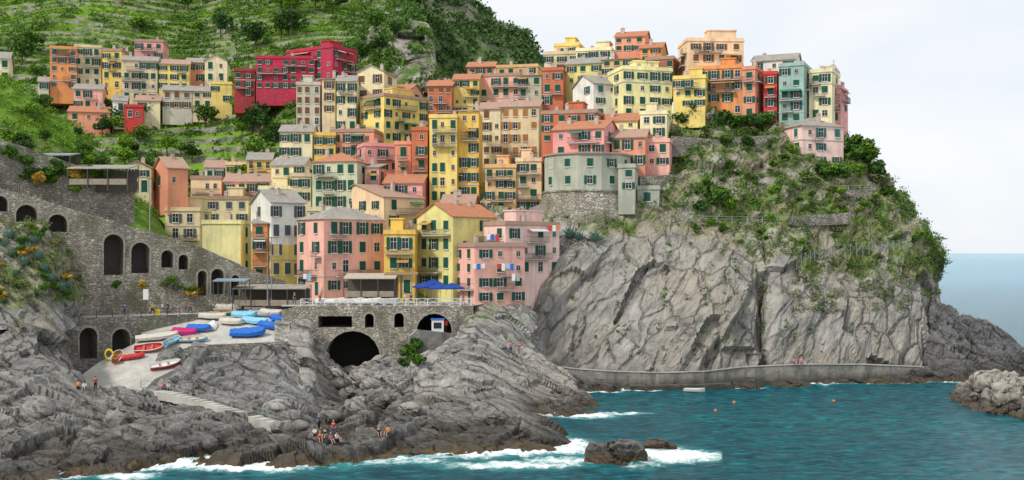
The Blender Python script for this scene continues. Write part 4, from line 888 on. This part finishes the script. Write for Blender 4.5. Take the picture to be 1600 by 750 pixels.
boat(234,547,4.8,8,'orange','red','orange red open rowing boat on the ramp below the long white one')
boat(205,561,4.,16,'red','red','slim red kayak beside the ramp wall',B=.7,H=.35,name='kayak',tarp='red')
boat(184,562,3.2,95,'orange','wood','small orange dinghy at the left edge of the ramp')
boat(270,537,3.2,60,'sky','sky','pale blue dinghy between the long white boat and the magenta cover')
boat(290,523,4.2,-15,'white','wood','boat under a magenta tarpaulin','magenta')
boat(312,517,3.8,-8,'white','wood','boat under a bright blue cover next to the magenta one','blue')
boat(332,511,4.2,100,'white','white','upturned white dinghy between the blue cover and the green boats',up=True)
boat(303,534,4.6,8,'sky','cream','pale blue and white open boat in front of the magenta cover')
boat(259,574,4.8,22,'red','white','red and white rowing boat alone on the lower ramp')
boat(333,499,4.6,-10,'cream','cream','boat under a cream cover in the upper yard','cream')
boat(350,492,4.6,-8,'green','wood','green hulled open boat in the upper yard')
boat(358,485,4.4,-5,'green','cream','green and white boat behind the green hulled one','cream')
boat(374,480,3.8,-15,'red','wood','small red boat at the back of the upper yard')
boat(388,525,5.6,6,'blue','blue','large boat under a blue tarpaulin at the front of the yard','blue',B=1.9,H=.75)
boat(424,513,4.6,-28,'white','blue','white hull with blue tarpaulin right of the large blue one','blue')
boat(400,506,4.6,-20,'sky','blue','pale blue hull with sky blue cover behind the large blue one','sky')
boat(440,503,4.2,-32,'blue','blue','blue boat nearest the bridge end of the yard','blue')
boat(405,494,4.4,-12,'white','sky','white open boat behind the blue covers')
boat(382,496,4.,-8,'white','white','white boat with sky blue cover in the back row of the yard','sky')
boat(425,493,4.,-20,'white','cream','white boat with cream cover at the bridge end of the yard','cream')
boat(400,485,4.,-10,'white','red','white boat with red inside at the back right of the yard')
boat(362,507,3.8,-12,'white','white','white hulled boat with cream cover in the middle of the yard','cream')
boat(1085,612,3.8,-20,'white','cream','small white boat afloat near the cliff walkway',D=171.5,z=-.12)
for i,(px,t) in enumerate([(516,'white'),(545,'cream'),(573,'white'),(603,'grey')]): boat(px,476,4.8,rnd.uniform(-12,12),'white','white',['leftmost covered boat on the piazza behind the white fence','cream covered boat second from the left behind the white fence','white covered boat third from the left behind the white fence','grey covered boat rightmost behind the white fence'][i],t,D=170,z=zp+.02)
r=hit(172,562,['boat_ramp','lower_path_wall']) or hit(190,560)
if r:
    mm=MB(); K=16;k2=6; vs=[];fs=[]
    for i in range(K):
        for j in range(k2):
            a=2*math.pi*i/K;b=2*math.pi*j/k2; vs.append(((.55+.13*math.cos(b))*math.cos(a),.13*math.sin(b),(.8+(.55+.13*math.cos(b))*math.sin(a)*1.2)))
    for i in range(K):
        for j in range(k2): fs.append((i*k2+j,((i+1)%K)*k2+j,((i+1)%K)*k2+(j+1)%k2,i*k2+(j+1)%k2))
    mm.add(vs,fs); o=link('life_ring',mm.mesh('life_ring',[BC['yellow']])); o.location=r[0]+Vector((0,-.4,0)); tag(o,'yellow ring leaning on the ramp wall','ring')
def sign(px,py,D,w,hh,hgt,mat,label):
    p=W(px,py,D); o=thing('sign',label,'sign',(p.x,p.y,p.z-hgt)); m=MB(); m.bar((0,0,-.5),(0,0,hgt),.05); link('post',m.mesh('post',[RAILM]),o); m=MB(); m.box(-w/2,w/2,-.08,-.03,hgt-hh/2,hgt+hh/2); link('board',m.mesh('board',[mat]),o)
sign(245,489,166,.9,1.1,.9,BC['yellow'],'yellow notice board by the walkway railing'); sign(228,460,164,.8,1.6,3.,BC['white'],'white narrow sign on a post by the arched wall'); sign(697,505,166,.5,.7,1.4,BC['red'],'small red sign at the right end of the bridge')
p=W(684,522,165); o=thing('kiosk','small white kiosk in the wide opening of the bridge','kiosk',p); m=MB(); m.box(-.9,.9,-.5,.5,0,2.2); link('wall',m.mesh('wall',[BC['white']]),o); m=MB(); m.box(-1.05,1.05,-.65,.65,2.2,2.35); link('roof',m.mesh('roof',[BC['blue']]),o); m=MB(); m.box(-.6,.6,-.55,-.5,.9,1.8); link('hatch',m.mesh('hatch',[GLASS]),o)
for px,y0,y1,D,lab in((234,280,360,168,'tall grey pole on the road above the left arches'),(424,372,462,172,'tall lamp post at the start of the piazza'),(418,392,462,171,'shorter pole beside the tall lamp post')):
    a=W(px,y1,D);b=W(px,y0,D); o=thing('lamp_post',lab,'pole',a); m=MB(); m.bar((0,0,-1),(0,0,b.z-a.z),.1,n=6,r2=.06); link('pole',m.mesh('pole',[GREYR]),o); m=MB(); m.box(-.5,.3,-.1,.1,b.z-a.z,b.z-a.z+.12); link('lamp_head',m.mesh('lamp_head',[RAILM]),o)
fence('terrace_railing',[W(1220,268,212),W(1270,300,206),W(1362,297,208)],'grey railing round the terrace right of the lone pale pink house',1.,GREYR,2.,.05)
plane_wall('terrace_edge',(1216,205.5),(1362,207.5),[(1216,298),(1362,296),(1362,306),(1216,310)],[],STONE2,'low stone edge of the garden terrace on the headland')
fence('cliff_path_railing',[W(1040,343,196),W(1120,346,198),(W(1238,347,200))],'pale railing crossing the green slope above the cliff',.9,GREYR,2.5,.05)
fence('cliff_path_railing',[W(1245,420,193),W(1280,402,196),(W(1415,392,200))],'grey safety fence on the cliff edge at the right',2.,GREYR,1.2,.03,'fence',True)
LN={748:'left line of washing on the pink harbour house',790:'longest line of washing on the pink harbour house',806:'lowest line of washing on the pink harbour house',480:'washing hung on the large pink piazza house',770:'washing hung on the pale pink upper wing',866:'washing at the far right of the pale pink wing',596:'washing hung above the mustard house by the piazza'}
for px,py,D,cs in((748,412,173.2,('white','blue','white')),(790,412,173.5,('red','white','sky','blue')),(806,428,173,('white','grey')),(480,428,177,('white','sky')),(770,366,178.6,('white','blue','red')),(866,352,186,('red','white','orange')),(596,360,186,('white','red','white'))):
    p=W(px,py,D); o=thing('laundry',LN[px],'laundry',p)
    m=MB(); w=len(cs)*.7; m.bar((-w/2,0,0),(w/2,0,0),.02); link('line',m.mesh('line',[WP]),o)
    for i,c_ in enumerate(cs): m=MB(); x=-w/2+i*.7; hh=rnd.uniform(.7,1.2); m.box(x+.05,x+.62,-.03,.03,-hh,0); link('cloth',m.mesh('cloth',[BC[c_]]),o)
# ---------------- people ----------------
def skin(name,V,E,Rd):
    me=bpy.data.meshes.new(name); me.from_pydata(V,E,[]); bm=bmesh.new(); bm.from_mesh(me); bm.verts.layers.skin.verify(); bm.to_mesh(me); bm.free()
    o=bpy.data.objects.new(name,me); COL.objects.link(o); o.modifiers.new('s','SKIN')
    for i,r_ in enumerate(Rd): s=me.skin_vertices[0].data[i]; s.radius=(r_,r_); s.use_root=(i==0)
    ss=o.modifiers.new('u','SUBSURF'); ss.levels=1; ss.render_levels=1
    dg=bpy.context.evaluated_depsgraph_get(); m2=bpy.data.meshes.new_from_object(o.evaluated_get(dg)); bpy.data.objects.remove(o); m2.name=name
    m2.materials.clear(); m2.materials.append(None); m2.polygons.foreach_set('use_smooth',[True]*len(m2.polygons)); return m2
def pose(k):
    hz=.12 if k=='sit' else .92
    J={'pel':(0,0,hz),'sp':(0,.0,hz+.22),'ch':(0,-.01,hz+.45),'nk':(0,-.02,hz+.6),'hd':(0,-.04,hz+.68),'tp':(0,-.04,hz+.8)}
    for s in(-1,1):
        J['sh',s]=(s*.18,0,hz+.5); J['hp',s]=(s*.1,0,hz-.03)
        if k=='sit':
            J['el',s]=(s*.25,-.1,hz+.25); J['ha',s]=(s*.17,-.35,hz+.24); J['fi',s]=(s*.15,-.43,hz+.24); J['kn',s]=(s*.13,-.42,hz+.22); J['an',s]=(s*.13,-.6,hz-.1); J['to',s]=(s*.14,-.78,hz-.1)
        else:
            w=.2*s if k=='walk' else .0
            J['el',s]=(s*.25,w*.5+.02,hz+.25); J['ha',s]=(s*.25,w*.8-.08,hz+.0); J['fi',s]=(s*.25,w*.8-.1,hz-.1); J['kn',s]=(s*.1,-w*.8-.03,.48); J['an',s]=(s*.1,-w*1.3+.02,.07); J['to',s]=(s*.11,-w*1.3-.17,.04)
    return J
RD={'pel':.13,'sp':.12,'ch':.14,'nk':.055,'hd':.1,'tp':.085,'sh':.065,'el':.042,'ha':.03,'fi':.022,'hp':.09,'kn':.06,'an':.04,'to':.03}
EB=[('pel','sp'),('sp','ch'),('ch','nk'),('nk','hd'),('hd','tp')]; ES=[('ch','sh'),('sh','el'),('el','ha'),('ha','fi'),('pel','hp'),('hp','kn'),('kn','an'),('an','to')]
def build(J,eb,es,k,name):
    keys=[];E=[]
    def ix(a):
        if a not in keys: keys.append(a)
        return keys.index(a)
    for a,b in eb: E.append((ix(a),ix(b)))
    for s in(-1,1):
        for a,b in es:
            A=a if a in('ch','pel') else (a,s); E.append((ix(A),ix((b,s))))
    return skin(name,[J[q] for q in keys],E,[RD[q if isinstance(q,str) else q[0]]*k for q in keys])
PM={}
for k in('stand','walk','sit'):
    J=pose(k); bd=build(J,EB,ES,1.,'body')
    sh_=build(J,[('pel','sp'),('sp','ch')],[('ch','sh'),('sh','el')],1.16,'shirt'); tr_=build(J,[],[('pel','hp'),('hp','kn')]+([('kn','an')] if k!='sit' else []),1.2,'trousers')
    m=MB(); hd=J['tp']; vs=[];fs=[]
    for i in range(5):
        for j in range(10):
            th=math.pi*.6*i/4; ph=2*math.pi*j/10; vs.append((hd[0]+.108*math.sin(th)*math.cos(ph),hd[1]+.02+.118*math.sin(th)*math.sin(ph),hd[2]-.02+.125*math.cos(th)))
    for i in range(4):
        for j in range(10): fs.append((i*10+j,(i+1)*10+j,(i+1)*10+(j+1)%10,i*10+(j+1)%10))
    m.add(vs,fs); hr=m.mesh('hair',[BARK],True); hr.materials.clear(); hr.materials.append(None); PM[k]=(bd,sh_,tr_,hr)
SK=flat('skin',(.5,.3,.21),.6,.1); HR=[flat('hair_dark',(.03,.02,.015)),flat('hair_brown',(.12,.07,.035)),flat('hair_fair',(.4,.28,.13))]
CL={'red':(.6,.03,.03),'white':(.75,.75,.75),'black':(.025,.025,.03),'blue':(.04,.12,.4),'green':(.06,.35,.14),'pink':(.7,.2,.35),'grey':(.25,.25,.26),'purple':(.2,.06,.25),'yellow':(.65,.5,.05),'orange':(.7,.22,.04),'denim':(.07,.11,.2)}
CM={k:flat('cloth_'+k,v) for k,v in CL.items()}
def person(px,py,k,top,bot,rz,label,only=None,D=None,z=None):
    if D: p=W(px,py,D)
    else:
        r=hit(px,py,only)
        if not r: return
        p=r[0]
    if z is not None: p.z=z
    o=thing('person',label,'person',p,R(rz)); s=rnd.uniform(1.,1.1); o.scale=(s,s,s)
    for nm,me,mt in zip(('body','shirt','trousers','hair'),PM[k],(SK,CM[top],CM[bot],rnd.choice(HR))):
        q=link(nm,me,o); q.material_slots[0].link='OBJECT'; q.material_slots[0].material=mt
for a in[(492,681,'sit','white','denim',-30,'person in white shirt sitting at the left of the group on the front rocks'),(500,689,'sit','red','black',20,'person in red top sitting low in the group on the front rocks'),(508,683,'sit','black','grey',-10,'person in black top in the middle of the group on the front rocks'),
 (516,691,'sit','pink','denim',40,'person in pink top sitting lowest in the group on the front rocks'),(521,682,'stand','red','denim',10,'person in red shirt standing in the group on the front rocks'),(498,672,'stand','blue','black',60,'person in blue shirt standing behind the group on the front rocks'),(526,689,'sit','white','black',60,'person in white top sitting at the right of the front group'),
 (592,680,'sit','black','black',15,'person in black sitting left in the pair on the rocks'),(606,679,'sit','orange','denim',-20,'person in orange top sitting right in the pair on the rocks'),
 (413,658,'stand','green','green',90,'person in green clothes on the shore stairway'),(122,607,'sit','orange','denim',-20,'person in orange top sitting at the foot of the ramp'),(132,608,'sit','white','grey',10,'person in white sitting at the foot of the ramp'),(149,610,'stand','red','black',40,'person in red shirt standing at the foot of the ramp'),
 (252,608,'sit','pink','denim',0,'person in pink top sitting at the head of the stairway'),(263,608,'sit','white','denim',20,'person in white top sitting at the head of the stairway'),(572,606,'stand','grey','black',0,'person in grey exploring the rocks below the bridge arch'),
 (798,553,'stand','pink','denim',30,'person in pink top at the left start of the cliff walkway'),(811,554,'stand','red','grey',-30,'person in red top at the left start of the cliff walkway')]: person(*a)
for a in[(195,500,'stand','blue','denim',20,'person in blue at the walkway railing',162.5),(238,499,'walk','yellow','black',90,'person in yellow top walking on the walkway',165.5),(262,499,'stand','black','denim',-90,'person in black top on the walkway',167.5),(254,500,'walk','white','grey',80,'person in white top walking next to the one in black',167),(297,500,'walk','red','denim',90,'person in red top near the right end of the walkway',169.5),(68,492,'stand','red','black',0,'person in red at the far left of the walkway',160)]:
    person(*a[:7],D=a[7],z=zq)
for px,rz,t,l in((1241,20,'pink','left person in pink sitting on the cliff walkway parapet'),(1252,-20,'pink','right person in pink sitting on the cliff walkway parapet'),): person(px,568,'sit',t,'purple',rz,l,D=182.1)
for i,(px,D,t,l) in enumerate([(500,169,'red','person in red shirt on the piazza at the left end of the fence'),(642,169.5,'blue','person in blue shirt by the grey covered boat'),(632,171,'white','person in white shirt behind the piazza fence'),(724,170,'orange','person in orange top beside the parasols'),(460,170,'black','person in black top at the shelter')]): person(px,478,'walk',t,'denim',rnd.uniform(0,360),l,D=D,z=zp)
# ---------------- breakwater boulders, buoys ----------------
BM=[]
for k in range(6):
    bm=bmesh.new(); bmesh.ops.create_icosphere(bm,subdivisions=3,radius=1)
    for v in bm.verts:
        p=v.co.copy(); e=1+.45*facet(p+Vector((k*7,0,0)),Mrot(20,30,.9,.9,.7),1.2)+.06*noise.fractal(p*3,1,2,3); v.co=Vector((p.x*1.2,p.y*.9,p.z*.7))*e
    me=bpy.data.meshes.new('boulder'); bm.to_mesh(me); bm.free(); me.materials.append(BOUL); BM.append(me)
for i in range(80):
    px=rnd.uniform(1492,1640); ct=np.interp(px,[1490,1515,1545,1600,1640],[622,594,576,586,588]); cb=np.interp(px,[1490,1540,1600,1640],[626,642,655,665])
    t=rnd.random(); py=ct+(cb-ct)*t; D=WLD(cb)+(1-t)*9
    p=W(px,cb,D); o=tag(link('boulder',BM[i%6],None,(p.x,D,max(-.2,W(px,py,D).z-.5)),(rnd.uniform(-.5,.5),rnd.uniform(-.5,.5),rnd.uniform(0,6))),'grey boulder in the breakwater heap at the right edge','boulder','breakwater boulders'); s=rnd.uniform(.7,1.55); o.scale=(s,s,s)
bm=bmesh.new(); bmesh.ops.create_icosphere(bm,subdivisions=2,radius=.24)
me=bpy.data.meshes.new('buoy'); bm.to_mesh(me); bm.free(); me.materials.append(BC['orange'])
for px,py,l in((1147,630,'left orange buoy floating in the bay'),(1303,628,'right orange buoy floating in the bay'),(1118,643,'orange buoy nearest the shore in the bay')):
    D=WLD(py); p=W(px,py,D); tag(link('buoy',me,None,(p.x,p.y,.12)),l,'buoy')
# ---------------- world, light, camera ----------------
w=bpy.data.worlds.new('World'); sc.world=w; w.use_nodes=True; nt=w.node_tree; bg=nt.nodes['Background']
S=Vector((-.6,-.52,.8)).normalized(); el=math.asin(S.z); az=math.atan2(S.x,S.y)
sky=nt.nodes.new('ShaderNodeTexSky'); sky.sky_type='NISHITA'; sky.sun_disc=False; sky.sun_elevation=el; sky.sun_rotation=az
def NN(t,ins,**k):
    d=nt.nodes.new(t)
    for a_,b_ in k.items(): setattr(d,a_,b_)
    for a_,b_ in ins.items():
        if isinstance(b_,bpy.types.NodeSocket): nt.links.new(b_,d.inputs[a_])
        else: d.inputs[a_].default_value=b_
    return d
tc=NN('ShaderNodeTexCoord',{}); mp=NN('ShaderNodeMapping',{0:tc.outputs['Generated'],3:(1,1,3.2)})
nz_=NN('ShaderNodeTexNoise',{'Vector':mp.outputs[0],'Scale':2.2,'Detail':6.,'Roughness':.5,'Distortion':.4})
mr=NN('ShaderNodeMapRange',{0:nz_.outputs[0],1:.34,2:.6,3:0.,4:1.})
cc=NN('ShaderNodeMix',{0:mr.outputs[0],6:(7.1,7.8,8.5,1),7:(8.7,8.85,9.0,1)},data_type='RGBA')
mx=NN('ShaderNodeMix',{0:.92,6:sky.outputs[0],7:cc.outputs[2]},data_type='RGBA')
nt.links.new(mx.outputs[2],bg.inputs[0]); bg.inputs[1].default_value=.114
sl=bpy.data.lights.new('sun','SUN'); sl.energy=2.8; sl.angle=R(6); sl.color=(1,.95,.87); so=bpy.data.objects.new('sun',sl); COL.objects.link(so); so.rotation_euler=(-S).to_track_quat('-Z','Y').to_euler()
zx,zy,zk=ZOOM
cd=bpy.data.cameras.new('camera'); cd.sensor_width=36; cd.lens=36*FP/1600*zk; cd.shift_x=(zx-800)/1600*zk; cd.shift_y=(HY-zy)/1600*zk; cd.clip_end=100000; cd.clip_start=1; co=bpy.data.objects.new('camera',cd); COL.objects.link(co); co.location=(0,0,CH); co.rotation_euler=(R(90),0,0); sc.camera=co
sc.view_settings.view_transform='Standard'; sc.view_settings.look='None'; sc.view_settings.exposure=0
print('houses',HN[0])
